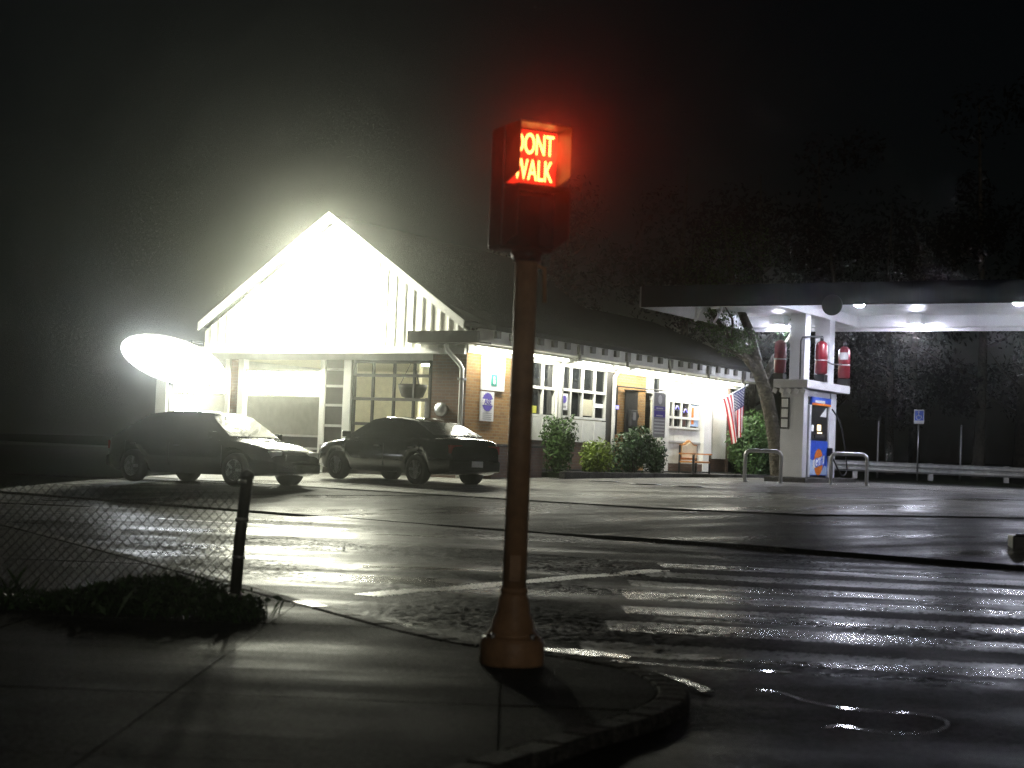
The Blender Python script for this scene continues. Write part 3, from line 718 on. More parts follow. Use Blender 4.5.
for x in (-.3, .3): MB().box(x - .01, x + .01, -.01, .01, .63, .70).build('hanger', M['black'], t)
MB().box(-1.93, -1.87, .36, .40, -.6, .72).build('bracket_post', M['black'], t)

# porch bench: arched wooden back with a cream panel, armrests, seat, legs
t = thing('porch_bench', 'small orange wooden bench with arched back on the porch', 'bench', bw(12.25, -.40, .64), R(60))
MB().box(-.62, .62, -.25, .22, .42, .47).build('seat', M['wood'], t, bevel=.01)
arch = [(-.60, .50), (.60, .50), (.60, .92)] + [(.60 - 1.2 * k / 12, .95 + .13 * math.exp(-((k - 6) / 2.3) ** 2)) for k in range(13)] + [(-.60, .92)]
MB().prism(arch, 0, .05, T=Matrix.Translation((0, .24, 0)) @ TF).build('backrest', M['wood'], t)
MB().prism([(x * .86, .56 + (z - .5) * .78) for x, z in arch], 0, .02, T=Matrix.Translation((0, .186, 0)) @ TF).build('back_panel', M['cushion'], t)
for s in (-.6, .6):
    MB().box(s - .03, s + .03, -.25, -.20, 0, .66).build('leg', M['black'], t); MB().box(s - .03, s + .03, .19, .235, 0, .92).build('leg', M['black'], t)
    MB().box(s - .035, s + .035, -.28, .23, .662, .70).build('armrest', M['wood'], t)

# flag on a slanted staff at the far end of the shop
fl = thing('flag', 'red white and blue striped flag drooping from a slanted white staff', 'flag', (0, 0, 0))
P0 = Vector((6.38, 48.93, 3.02)); P1 = Vector((7.09, 49.25, 3.44))
st = MB().tube([tuple(P0 + (P0 - P1) * .5), tuple(P1 + (P1 - P0) * .12)], .016, 8).build('staff', M['white'], fl)
MB().lathe([(.0, -.03), (.03, 0), (.0, .03)], 10, T=Matrix.Translation(P1 + (P1 - P0) * .14)).build('finial', M['steel'], st)
NU, NV = 26, 30
def cloth(u, v):      # u 0..1 along hoist from the tip to the wall end, v 0..1 along the fly, hanging down
    a = P1.lerp(P0, u); drop = 1.5 * v
    gather = 1 - .62 * v ** .8
    tip = Vector((7.04, 49.09, 0))
    x = tip.x + (a.x - tip.x) * gather + .05 * v * math.sin(u * 9 + 1) ; y = tip.y + (a.y - tip.y) * gather + .09 * v ** .5 * math.sin(u * 13 + v * 2)
    return Vector((x - .05 * v, y, a.z - drop + .34 * u * v * 0.4))
vs = [cloth(i / NU, j / NV) for j in range(NV + 1) for i in range(NU + 1)]
b = MB(); bv = [b.bm.verts.new(p) for p in vs]
for j in range(NV):
    for i in range(NU):
        f = b.bm.faces.new((bv[j * (NU + 1) + i], bv[j * (NU + 1) + i + 1], bv[(j + 1) * (NU + 1) + i + 1], bv[(j + 1) * (NU + 1) + i])); f.smooth = True
        s_ = i // 2
        f.material_index = 2 if (s_ < 7 and j < NV * .4) else (0 if s_ % 2 == 0 else 1)
cl = b.build('cloth', [M['flagred'], M['flagwhite'], M['flagblue']], fl)
sb = MB()
for r_ in range(9):
    for c_ in range(6 if r_ % 2 == 0 else 5):
        u = (r_ + 1) / 10 * (14 / 26); v = ((c_ + 1) / 6.5 if r_ % 2 == 0 else (c_ + 1.5) / 6.5) * .4 * .97
        p = cloth(u, v); du = (cloth(u + .01, v) - p).normalized(); dv = (cloth(u, v + .01) - p).normalized(); n_ = du.cross(dv).normalized()
        if n_.y > 0: n_ = -n_
        sb.quadmesh([p + n_ * .008 + (du * math.cos(k * math.pi / 5) + dv * math.sin(k * math.pi / 5)) * (.022 if k % 2 == 0 else .010) for k in range(10)], [tuple(range(10))])
o = sb.build('star', M['flagwhite'], fl, recalc=False); o['kind'] = 'stuff'

# planted bed and shrubs in front of the shop
def bush(name, label, x, y, z, rx, ry, rz, n, size, m, seed, group='shrubs along the shop front'):
    t = thing(name, label, 'shrub', bw(x, y, z), R(60), group)
    lumps = [(random.Random(seed + k).uniform(-.5, .5) * rx, random.Random(seed + k + 50).uniform(-.5, .5) * ry, random.Random(seed + k + 99).uniform(.3, .95) * rz, random.Random(seed + k + 7).uniform(.35, .6)) for k in range(9)]
    def sh(rg):
        l = lumps[rg.randrange(9)]; d = Vector((rg.gauss(0, 1), rg.gauss(0, 1), rg.gauss(0, 1))).normalized(); q = rg.uniform(.55, 1.05)
        p = Vector((l[0] + d.x * rx * l[3] * q, l[1] + d.y * ry * l[3] * q, l[2] + d.z * rz * l[3] * q)); p.z = max(.02, p.z); return p, d
    foliage('foliage', n, sh, size, seed, m, t)
    b = MB()
    for k in range(6):
        l = lumps[k]; b.tube([(0, 0, 0), (l[0] * .4, l[1] * .4, l[2] * .5), (l[0], l[1], l[2])], [.03, .02, .008], 5)
    b.build('stem', M['bark'], t)
bed = MB().box(2.8, 9.45, -1.25, -.105, .3, .72).build('planting_bed', M['grass'], None)
bed.location = BO; bed.rotation_euler = (0, 0, R(60)); tag(bed, kind='structure')
bk = tag(bpy.data.objects.new('bed_kerb', None), kind='structure'); COL.objects.link(bk); bk.location = BO; bk.rotation_euler = (0, 0, R(60))
for i in range(12): boxpart('kerb_stone', M['kerb'], bk, 2.3 + i * 1.25 + .006, 2.3 + (i + 1) * 1.25 - .006, -1.42, -1.255, .3, .77 + rnd.uniform(-.004, .004), bevel=.015)
pp = MB().box(9.46, 17.3, -1.25, -.105, .3, .75).build('porch_paving', M['concrete'], None); pp.location = BO; pp.rotation_euler = (0, 0, R(60)); tag(pp, kind='structure')
bush('shrub', 'tall mid green shrub at the left end of the bed, beside the signal pole', 3.35, -.68, .7, .62, .5, 1.05, 2600, .055, M['leafmid'], 3)
bush('shrub', 'low bright yellow green shrub between two darker shrubs', 5.0, -.85, .7, .72, .42, .62, 2400, .05, M['leafyellow'], 11)
bush('shrub', 'wide dark green shrub beneath the payphone', 7.5, -.70, .7, 1.25, .5, .98, 3400, .055, M['leafdark'], 23)
bush('shrub', 'small dark shrub right of the wide one, by the service board', 8.9, -.62, .7, .5, .45, .8, 1500, .055, M['leafdark'], 37)
bush('shrub', 'tall dark shrub at the far end of the shop below the flag', 15.4, -.85, .7, 1.05, .6, 1.55, 4200, .06, M['leafmid'], 41)
bush('shrub', 'dark shrub behind the steel hoop left of the pump', 17.2, -1.1, .6, 1.2, .8, 1.35, 3200, .065, M['leafdark'], 53)

# ------------------------------------------------------------------ tree by the shop
def tree(name, label, loc, trunk, limbs, crown, m, seed, group=None):
    t = thing(name, label, 'tree', loc, 0, group)
    b = MB(); b.tube([p for p, r in trunk], [r for p, r in trunk], 12)
    tr = b.build('trunk', M['bark'], t)
    for L_ in limbs: MB().tube([p for p, r in L_], [r for p, r in L_], 7).build('limb', M['bark'], t)
    if crown:
        n, size, blobs = crown
        def sh(rg):
            c, r = blobs[rg.randrange(len(blobs))]; d = Vector((rg.gauss(0, 1), rg.gauss(0, 1), rg.gauss(0, 1))).normalized()
            return Vector(c) + d * r * rg.uniform(.3, 1.05) ** .6, d
        foliage('crown', n, sh, size, seed, m, t)
    return t
TX, TY = 7.85, 47.2; tz = gz(TX, TY)
rg = random.Random(5)
limbs = [[((-.55, 0, 3.0), .16), ((-1.1, -.2, 3.6), .12), ((-1.7, -.3, 4.3), .08), ((-2.3, -.4, 5.0), .05), ((-2.6, -.4, 5.8), .02)],
         [((-.75, 0, 3.5), .17), ((-.95, .2, 4.4), .14), ((-1.4, .3, 5.4), .1), ((-1.6, .5, 6.6), .06), ((-1.8, .5, 7.8), .02)],
         [((-.5, 0, 2.9), .12), ((-.2, .4, 3.6), .09), ((.3, .8, 4.2), .06), ((.7, 1.3, 5.0), .03)],
         [((-1.1, -.2, 3.6), .06), ((-1.5, -.5, 3.7), .04), ((-2.0, -.8, 3.9), .02)],
         [((-1.5, -.3, 4.1), .05), ((-1.6, -.9, 4.6), .03), ((-1.9, -1.2, 5.0), .015)],
         [((-1.7, -.3, 4.3), .05), ((-2.3, .1, 4.5), .03), ((-2.8, .3, 4.7), .012)]]
tree('leaning_tree', 'leaning tree with a bare forked trunk between the shop and the pump', (TX, TY, tz - .05),
     [((.12, 0, -.1), .34), ((.0, 0, .25), .25), ((-.10, 0, 1.0), .21), ((-.25, .02, 1.8), .20), ((-.45, .0, 2.6), .21), ((-.75, 0, 3.4), .17), ((-.95, .1, 4.1), .12)],
     limbs, (4200, .05, [((-1.6, -.4, 4.1), .55), ((-2.1, -.5, 4.6), .6), ((-2.5, -.2, 4.9), .6), ((-1.5, .4, 5.6), .9), ((-1.8, .5, 6.8), 1.0), ((-2.4, 0, 6.0), .9), ((-.9, .4, 6.8), .9), ((.5, 1.2, 5.0), .8), ((-1.2, -.8, 4.0), .4)]), M['leafmid'], 61)

# ------------------------------------------------------------------ canopy
CA = (3.39, 42.9, 0.0); CB = 5.15
can = thing('pump_canopy', 'flat pump canopy with dark fascia and white underside on paired columns', 'canopy', CA, R(-30))
def cpart(name, m, *a, **k): return boxpart(name, m, can, *a, **k)
CLN, CDP = 17.0, 7.3
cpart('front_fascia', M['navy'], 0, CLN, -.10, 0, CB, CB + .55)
cpart('rear_fascia', M['canopyw'], 0, CLN, CDP, CDP + .10, CB - .05, CB + .55)
cpart('end_fascia', M['canopyw'], -.10, 0, 0.002, CDP - .002, CB, CB + .55)
cpart('end_fascia', M['canopyw'], CLN, CLN + .1, 0.002, CDP - .002, CB, CB + .55)
nd_ = 12
for i in range(nd_): cpart('deck_panel', M['canopyw'], CLN * i / nd_ + .006, CLN * (i + 1) / nd_ - .006, .01, CDP - .01, CB + .38, CB + .42)
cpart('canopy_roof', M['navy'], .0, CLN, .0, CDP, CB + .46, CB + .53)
for x in (3.45, 12.0): cpart('cross_beam', M['canopyw'], x - .16, x + .16, .05, CDP - .05, CB + .05, CB + .372)
cpart('long_beam', M['canopyw'], .05, CLN - .05, CDP - .35, CDP - .10, CB + .05, CB + .378)
# island local frame (x toward the viewer's right, y away)
IX, IY = 7.83, 43.0
def iw(x, y, z): return tuple(Vector((IX, IY, 0)) + Matrix.Rotation(R(-30), 3, 'Z') @ Vector((x, y, z)))
def to_can(x, y): 
    p = Matrix.Rotation(R(30), 3, 'Z') @ (Vector(iw(x, y, 0)) - Vector(CA)); return p.x, p.y
for y in (.55, 2.55):
    cx, cyy = to_can(-.42, y)
    c = cpart('column', M['canopyw'], cx - .21, cx + .21, cyy - .21, cyy + .21, 3.42, CB + .05)
for y in (.55, 2.55):
    cx, cyy = to_can(-.42, y + 8.0)
GI = .62
isl = thing('pump_island', 'raised concrete pump island under the canopy', 'pump island', (IX, IY, 0), R(-30))
MB().box(-1.0, .16, -.35, 3.9, .4, .80).build('island_kerb', M['kerb'], isl, bevel=.03)
# housing: end piers and the white shelf on top carrying cylinders
hs = thing('pump_housing', 'white pump housing with a projecting shelf and louvred trim', 'pump housing', (IX, IY, 0), R(-30))
MB().box(-.74, -.10, .10, .42, .80, 3.16).build('end_pier', M['canopyw'], hs, bevel=.01)
MB().box(-.74, -.10, 2.30, 2.75, .80, 3.16).build('end_pier', M['canopyw'], hs, bevel=.01)
MB().box(-.70, -.14, .43, 2.29, 2.98, 3.16).build('header', M['canopyw'], hs)
MB().box(-.90, .06, -.12, 3.42, 3.18, 3.40).build('shelf', M['canopyw'], hs, bevel=.01)
MB().box(-.82, -.02, -.04, 3.3, 3.163, 3.178).build('shelf_soffit', M['greyw'], hs)
for k in range(8):
    MB().box(-.02, .02, -.10, .10, -.07, .06).build('fringe_tab', M['canopyw'], hs, loc=None)
    o = hs.children[-1]; o.location = (.05, -.05 + k * .5, 3.10); o.rotation_euler = (0, R(20), R(30 * (k % 3 - 1)))
for k in range(5):
    o = MB().box(-.06, .06, -.02, .02, -.07, .06).build('fringe_tab', M['canopyw'], hs)
    o.location = (-.85 + k * .2, -.11, 3.10); o.rotation_euler = (R(20), R(25), 0)
# notice rack on the end pier
t = thing('notice_rack', 'dark rack holding three stacked white notices on the pump housing end', 'notice rack', iw(-.62, .085, 2.5), R(-30))
MB().box(-.12, .12, -.02, .012, -.42, .42).build('frame', M['black'], t)
for k in range(3): MB().box(-.09, .09, -.03, -.021, -.38 + k * .27, -.16 + k * .27).build('notice', M['label'], t)
# dispenser facing right
dp = thing('fuel_pump', 'fuel pump with lit readout and blue and orange front panel', 'fuel pump', (IX, IY, 0), R(-30))
X0 = -.13
MB().box(-.66, X0, .45, 2.27, .80, 2.90).build('cabinet', M['dark'], dp, bevel=.01)
MB().box(X0 + .002, X0 + .05, .62, 2.05, .86, 1.80).build('front_panel', M['blue'], dp)
TR = Matrix.Rotation(R(90), 4, 'Z') @ Matrix.Rotation(R(90), 4, 'X')   # text plane facing +x
MB().lathe([(.36, 0), (.36, .006)], 28, T=Matrix.Translation((X0 + .051, 1.32, 1.22)) @ TR).build('logo_disc', M['orange'], dp)
cloud = [(-.68, -.36), (.68, -.36), (.68, -.16), (.5, -.10), (.36, -.22), (.1, -.30), (-.1, -.2), (-.3, -.08), (-.45, .02), (-.68, .06)]
MB().prism(cloud, 0, .003, T=Matrix.Translation((X0 + .0505, 1.33, 1.24)) @ TR).build('white_flash', M['bluel'], dp)
MB().prism([(-.48, -.16), (.44, .0), (.48, .22), (-.45, .08)], 0, .003, T=Matrix.Translation((X0 + .058, 1.32, 1.19)) @ TR).build('logo_band', M['label'], dp)
text_mesh('lettering', 'Gulf', .36, M['blue'], dp, Matrix.Translation((X0 + .064, 1.32, 1.215)) @ TR @ Matrix.Rotation(R(9), 4, 'Z'), .002, 1.1, .006)
MB().box(X0 + .002, X0 + .03, .62, 2.05, 1.84, 2.72).build('display_panel', M['black'], dp)
MB().box(X0 + .031, X0 + .036, 1.20, 1.50, 2.08, 2.24).build('readout', M['pump_screen'], dp)
MB().box(X0 + .031, X0 + .036, 1.22, 1.60, 2.00, 2.04).build('readout', M['pump_screen'], dp)
MB().box(X0 + .031, X0 + .036, .74, .90, 2.05, 2.22).build('readout', M['pump_screen_white'], dp)
MB().prism([(-.2, -.1), (.3, -.1), (.3, .16)], 0, .006, T=Matrix.Translation((X0 + .031, 1.6, 2.56)) @ TR).build('price_card', M['label'], dp)
MB().box(X0 + .031, X0 + .05, 1.0, 1.75, 1.87, 1.96).build('keypad', M['dark'], dp)
MB().box(X0 + .002, X0 + .06, .66, 2.20, 2.76, 2.98).build('topper', M['blue'], dp)
MB().box(X0 + .0605, X0 + .066, .66, 2.20, 2.76, 2.82).build('topper_stripe', M['orange'], dp)
MB().box(X0 + .0605, X0 + .064, .9, 1.7, 2.83, 2.90).build('topper_stripe', M['label'], dp)
for y in (.54, 2.16): MB().box(X0 + .0, X0 + .07, y - .075, y + .075, .81, 2.755).build('white_edge', M['canopyw'], dp, bevel=.008)
nz = MB().tube([(X0 + .08, 2.02, 1.55), (X0 + .16, 2.02, 1.50), (X0 + .2, 2.02, 1.36)], .03, 8).build('nozzle', M['hose'], dp)
MB().box(X0 + .07, X0 + .2, 1.98, 2.06, 1.40, 1.62).build('nozzle_boot', M['hose'], nz)
MB().tube(smooth([(X0 + .1, 2.2, 2.7), (X0 + .25, 2.5, 2.3), (X0 + .35, 2.7, 1.5), (X0 + .38, 2.75, 1.0), (X0 + .32, 2.55, .88), (X0 + .25, 2.3, 1.1), (X0 + .18, 2.04, 1.42)], 6), .022, 8).build('hose', M['hose'], dp)
# fire cylinders on the shelf
cyl = [(-1.05, .75, 'half hidden red extinguishing cylinder left of the columns', 0), (-.02, 1.15, 'red extinguishing cylinder between the two canopy columns', 0), (-.06, 3.20, 'red extinguishing cylinder with white label right of the columns', 1)]
for x, y, lab, l_ in cyl:
    t = thing('fire_cylinder', lab, 'fire cylinder', iw(x, y, 3.42), R(-30), 'fire cylinders above the pump')
    MB().lathe([(.10, .18), (.165, .22), (.165, .98), (.13, 1.05), (.05, 1.10)], 20).build('cylinder', M['red'], t)
    MB().lathe([(.169, .55), (.169, .585)], 20).build('strap', M['steel'], t)
    MB().lathe([(.045, 1.095), (.05, 1.2), (.02, 1.24)], 10).build('valve', M['dark'], t)
    MB().box(-.14, .14, -.14, .14, -.015, .175).build('stand', M['black'], t)
    if l_: MB().prism([(.171 * math.cos(a), .171 * math.sin(a)) for a in [R(-120 + k * 12) for k in range(8)]] + [(.166 * math.cos(a), .166 * math.sin(a)) for a in [R(-36 - k * 12) for k in range(8)]], .72, .92).build('label', M['label'], t)
t = thing('discharge_pipe', 'dark extinguishing pipe bent against the left canopy column', 'pipe', (IX, IY, 0), R(-30))
MB().tube([(-.30, .28, 3.42), (-.30, .28, 4.45), (-.26, .28, 4.55), (-.1, .40, 4.58), (-.02, 1.0, 4.62)], .025, 8).build('pipe', M['dark'], t)
MB().tube([(-.02, 1.3, 4.0), (-.06, 2.2, 3.95), (-.06, 3.0, 4.0)], .022, 8).build('pipe', M['dark'], t)
# round unlit logo disc on the front fascia
px_, d_ = 829, 42.0
ax = Vector(CA) + Matrix.Rotation(R(-30), 3, 'Z') @ Vector((5.28, -.16, CB - .02))
t = thing('fascia_disc', 'black round unlit disc hanging on the canopy front edge', 'sign', tuple(ax), R(-30))
MB().lathe([(.25, 0), (.25, .06)], 32, T=TF).build('disc', M['black'], t)
MB().lathe([(.262, .01), (.262, .05)], 32, T=TF).build('rim', M['dark'], t)
# canopy lamps
k_ = 0
for row, (b_, off) in enumerate(((2.5, 5.1), (6.62, 1.33))):
    for j in range(-1 if row == 0 else 0, 3):
        a_ = off + 4.1 * j
        if a_ > CLN - 1: continue
        lit = not (row == 0 and j == -1)
        lab = 'unlit lamp box under the left end of the canopy' if not lit else 'lit white lamp under the canopy, ' + {(0, 0): 'right of the black disc', (0, 1): 'at the right edge of view', (0, 2): 'beyond the right edge of view', (1, 0): 'left of the columns', (1, 1): 'the glaring one right of the pump', (1, 2): 'far right beyond view'}[(row, j)]
        p = Vector(CA) + Matrix.Rotation(R(-30), 3, 'Z') @ Vector((a_, b_, CB + .378))
        t = thing('canopy_lamp', lab, 'canopy lamp', tuple(p), R(-30), 'lamps under the canopy')
        dz = -.30 if row else -.06
        MB().box(-.22, .22, -.22, .22, dz, 0).build('housing', M['canopyw'], t, bevel=.02)
        MB().lathe([(.07, -.13), (.13, -.09), (.16, -.03), (.16, 0)], 18, T=Matrix.Translation((0, 0, dz - .002))).build('lens', M['cooltube'] if lit else M['canopyw'], t)
        if lit: lamp('SPOT', 'canopy_bulb', t, (0, 0, dz - .30), 230, COOL, shadow_soft_size=.14, spot_size=R(166), spot_blend=.05)
# hanging brackets at the left end
for i, (px_, ln) in enumerate(((686, 20), (699, 24))):
    t = thing('cable_drop', ['short pale forked bracket hanging under the canopy left end', 'pale slanted rod hanging under the canopy left end'][i], 'bracket', tuple(Vector(CA) + Matrix.Rotation(R(-30), 3, 'Z') @ Vector((1.25 + i * .45, .7 + i * .6, CB + .1))))
    MB().tube([(0, 0, .26), (.0, 0, -.1), (-.03 - .16 * i, 0, -.42)], .03, 8).build('rod', M['canopyw'], t)
    if i == 0: MB().tube([(.16, 0, .26), (.14, 0, -.05), (0.0, 0, -.40)], .025, 8).build('rod', M['canopyw'], t)

# ------------------------------------------------------------------ steel hoops, guardrail, far signs and posts
def hoop(lab, x, y):
    t = thing('steel_hoop', lab, 'bollard hoop', (x, y, gz(x, y) + .032), R(-8), 'steel hoops beside the pump island')
    w = .45; pts = [(-w, 0, 0), (-w, 0, .66)] + [(-w + .14 - .14 * math.cos(a), 0, .66 + .14 * math.sin(a)) for a in [R(k * 15) for k in range(1, 7)]] + [(w - .14 + .14 * math.sin(a), 0, .66 + .14 * math.cos(a)) for a in [R(k * 15) for k in range(0, 7)]] + [(w, 0, 0)]
    MB().tube(pts, .048, 10).build('bent_tube', M['steel'], t)
    for s in (-w, w): MB().lathe([(.09, 0.012), (.09, .03), (.04, .035)], 14, T=Matrix.Translation((s, 0, 0))).build('foot_plate', M['steel'], t)
    return t
hoop('steel hoop left of the pump in front of the tree', 6.42, 41.0)
hoop('steel hoop right of the pump, partly behind the housing', 8.72, 41.6)
gr = thing('guardrail', 'long galvanised guardrail running behind the pump', 'guardrail', (9.0, 55.6, .70))
prof = [(-.02, .30), (.05, .36), (.05, .43), (-.02, .48), (.05, .53), (.05, .60), (-.02, .66)]
n_ = len(prof); vs = []
for x in (0, 24): vs += [(x, -p[0], p[1] - .03 + x * -.004) for p in prof]
for x in (0, 24): vs += [(x, -p[0] + .006, p[1] - .03 + x * -.004) for p in prof]
b = MB().quadmesh(vs, [(i, i + 1, n_ + i + 1, n_ + i) for i in range(n_ - 1)]); b.build('beam', M['guard'], gr)
for k in range(9): boxpart('post', M['guard'], gr, .2 + k * 2.6, .36 + k * 2.6, .03, .18, -.3, .62)
t = thing('parking_sign', 'small blue parking sign with white wheelchair symbol on a thin post', 'sign', (13.85, 55.0, .70))
MB().tube([(0, 0, 0), (0, 0, 2.35)], .03, 8).build('post', M['steel'], t)
MB().box(-.17, .17, -.045, -.031, 1.95, 2.43).build('panel', M['label'], t)
MB().box(-.145, .145, -.049, -.0455, 2.06, 2.39).build('blue_field', M['blue'], t)
sy = MB().lathe([(.026, 0), (.026, .004)], 12, T=Matrix.Translation((-.02, -.0495, 2.345)) @ TF)
sy.tube([(-.02, -.052, 2.31), (-.01, -.052, 2.22), (.07, -.052, 2.22), (.10, -.052, 2.13)], .013, 6)
sy.tube([(-.02 + .075 * math.cos(a), -.052, 2.165 + .075 * math.sin(a)) for a in [R(100 + k * 25) for k in range(11)]], .010, 6)
sy.build('wheelchair_symbol', M['label'], t)
for i, (x, y, h) in enumerate(((12.9, 56.8, 2.0), (15.75, 56.6, 1.95))):
    t = thing('thin_post', ['thin dark post left of the parking sign', 'thin dark post right of the parking sign'][i], 'post', (x, y, .70), group='posts behind the guardrail')
    MB().tube([(0, 0, 0), (0, 0, h)], .035, 8).build('shaft', M['guard'], t); MB().lathe([(.045, h - .001), (.045, h + .03), (.01, h + .05)], 8).build('cap', M['guard'], t)
# dark block at the right edge
t = thing('drain_block', 'black block at the apron edge, cut by the right side of the view', 'block', (6.78, 21.4, gz(6.78, 21.4) + .05), R(-6))
MB().box(-.14, .9, -.18, .18, -.1, .17).build('block', M['black'], t, bevel=.02)
MB().box(-.10, .86, -.16, -.12, .171, .19).build('lip', M['dark'], t)

# ------------------------------------------------------------------ cars
def interp(tab, x):
    for (a, va), (b, vb) in zip(tab, tab[1:]):
        if a <= x <= b: 
            t = (x - a) / (b - a); return va + (vb - va) * t
    return tab[0][1] if x < tab[0][0] else tab[-1][1]
def car(name, label, loc, rz, paint, top, roof, half, L2, wheel_r, wx, roofz):
    t = thing(name, label, 'car', loc, rz, None)
    cf, sf = math.cos(rz), math.sin(rz)
    gf = gz(loc[0] + cf * wx[0], loc[1] + sf * wx[0]); gb = gz(loc[0] + cf * wx[1], loc[1] + sf * wx[1])
    t.rotation_euler = (0, -math.atan2(gf - gb, wx[0] - wx[1]), rz); t.location.z += (gf + gb) / 2 - gz(loc[0], loc[1])
    xs = sorted(set([-L2 + 2 * L2 * i / 44 for i in range(45)]))
    rings = []
    ar = wheel_r + .06
    for x in xs:
        zt = interp(top, x); e = max(0, abs(x) - (L2 - .55)) / .55
        w = half * (1 - .22 * e ** 2.2)
        zb = .22 + .10 * e ** 2
        for wxx in wx:
            q = ar ** 2 - (x - wxx) ** 2
            if q > 0: zb = max(zb, wheel_r + math.sqrt(q) - .02)
        zm = max(zb + .03, .55)
        sec = [(w * .90, zb), (w * .985, zb + .05 if zb + .05 < zm else zm), (w, zm), (w * .985, max(zm + .02, zt - .10)), (w * .93, max(zm + .04, zt - .025)), (w * .80, zt + .0), (w * .4, zt + .02), (0, zt + .025)]
        rings.append((x, sec))
    b = MB(); bv = []
    for x, sec in rings:
        row = [b.bm.verts.new((x, y, z)) for y, z in sec] + [b.bm.verts.new((x, -y, z)) for y, z in sec[-2::-1]]
        bv.append(row)
    for i in range(len(bv) - 1):
        for k in range(len(bv[0]) - 1):
            f = b.bm.faces.new((bv[i][k], bv[i + 1][k], bv[i + 1][k + 1], bv[i][k + 1])); f.smooth = True
    for row in (bv[0], bv[-1]): b.bm.faces.new(row)
    # floor pan
    for i in range(len(bv) - 1): b.bm.faces.new((bv[i][0], bv[i][-1], bv[i + 1][-1], bv[i + 1][0]))
    body = b.build('body', paint, t)
    bf, rf, rr, br = roof
    zb_f, zb_r = interp(top, bf), interp(top, br)
    wb, wr = half * .93, half * .72
    # greenhouse: three rings of pillars, smooth roof
    b = MB()
    NS = 10; grid = []
    cols = [(bf, zb_f - .01, wb), (bf + (rf - bf) * .5, zb_f + (roofz - .05 - zb_f) * .52, wb + (wr - wb) * .5), (rf, roofz - .05, wr), (rf + (rr - rf) * .3, roofz, wr), (rf + (rr - rf) * .7, roofz - .005, wr), (rr, roofz - .06, wr), (rr + (br - rr) * .5, zb_r + (roofz - .06 - zb_r) * .5, wb + (wr - wb) * .5), (br, zb_r - .01, wb)]
    mid = []
    for x, z, w in cols: mid.append([b.bm.verts.new((x, w * s, z + .035 * (1 - s * s))) for s in (-1, -.6, 0, .6, 1)])
    for i in range(len(mid) - 1):
        for k in range(4):
            f = b.bm.faces.new((mid[i][k], mid[i][k + 1], mid[i + 1][k + 1], mid[i + 1][k])); f.smooth = True
    for s, kk in ((-1, 0), (1, 4)):
        base = [b.bm.verts.new((x, wb * s, interp(top, x) - .01)) for x, z, w in cols]
        for i in range(len(cols) - 1):
            try: b.bm.faces.new((base[i], base[i + 1], mid[i + 1][kk], mid[i][kk]))
            except ValueError: pass
    bmesh.ops.remove_doubles(b.bm, verts=b.bm.verts[:], dist=.012)
    b.build('cabin', paint, t)
    def pane(nm_, pts, out):
        pts = [Vector(p) + Vector(out) * .012 for p in pts]
        b = MB().quadmesh(pts + [p - Vector(out) * .010 for p in pts], [(0, 1, 2, 3), (7, 6, 5, 4), (0, 4, 5, 1), (1, 5, 6, 2), (2, 6, 7, 3), (3, 7, 4, 0)]); return b.build(nm_, M['glassd'], t)
    nf = Vector((roofz - zb_f, 0, bf - rf)).normalized(); nr = Vector((-(roofz - zb_r), 0, rr - br)).normalized()
    def lerp3(a, b_, f): return Vector(a).lerp(Vector(b_), f)
    for nm_, A, B_, n__, zA in (('windscreen', (bf, zb_f), (rf, roofz - .05), nf, 0), ('rear_window', (br, zb_r), (rr, roofz - .06), nr, 0)):
        pts = []
        for s, f in ((-1, .10), (1, .10), (1, .90), (-1, .90)):
            p = Vector((A[0] + (B_[0] - A[0]) * f, s * (wb + (wr - wb) * f) * .90, A[1] + (B_[1] - A[1]) * f + .012)); pts.append(p)
        pane(nm_, pts, n__ * 1.8)
    xm = (rf + rr) / 2
    for s in (-1, 1):
        for nm_, xa0, xa1, xb0, xb1 in (('side_window', bf - .22, rf - .06, xm + .04, xm + .04), ('side_window', xm - .04, xm - .04, br + .28, rr + .08)):
            def sp(x, f): 
                zb_ = interp(top, x); return Vector((x, s * (wb + (wr - wb) * f), zb_ + (roofz - .04 - zb_) * f))
            pane(nm_, [sp(xa0, .10), sp(xb0, .10), sp(xb1, .86), sp(xa1, .86)], Vector((0, s, .35)).normalized())
        # door lines, handles, mirror
        zmid = interp(top, xm)
        for x in (bf - .12, xm, br + .35): boxpart('door_seam', M['black'], t, x - .006, x + .006, s * half - .004, s * half + .003, .36, interp(top, x) - .12)
        for x in (xm + .12, br + .5): boxpart('door_handle', M['black'], t, x, x + .16, s * half - .01, s * half + .028, zmid - .19, zmid - .155)
        mr = MB().box(bf - .35, bf - .22, s * (half + .02), s * (half + .17), zb_f + .03, zb_f + .16).build('wing_mirror', paint, t, bevel=.02)
        hl = MB().box(L2 - .22, L2 - .03, s * half * .45, s * half * .80, .58, .72).build('headlight', M['lamp_clear'], t, bevel=.02)
        tl = MB().box(-L2 + .005, -L2 + .2, s * half * .42, s * half * .82, .66, .84).build('tail_light', M['lamp_red'], t, bevel=.02)
    boxpart('front_bumper', paint, t, L2 - .20, L2 + .05, -half * .78, half * .78, .28, .50, bevel=.04)
    boxpart('rear_bumper', paint, t, -L2 - .06, -L2 + .2, -half * .80, half * .80, .30, .54, bevel=.04)
    boxpart('grille', M['black'], t, L2 - .10, L2 + .012, -half * .38, half * .38, .54, .66)
    boxpart('number_plate', M['plate'], t, -L2 - .075, -L2 - .062, -.15, .15, .56 - .16, .68 - .16)
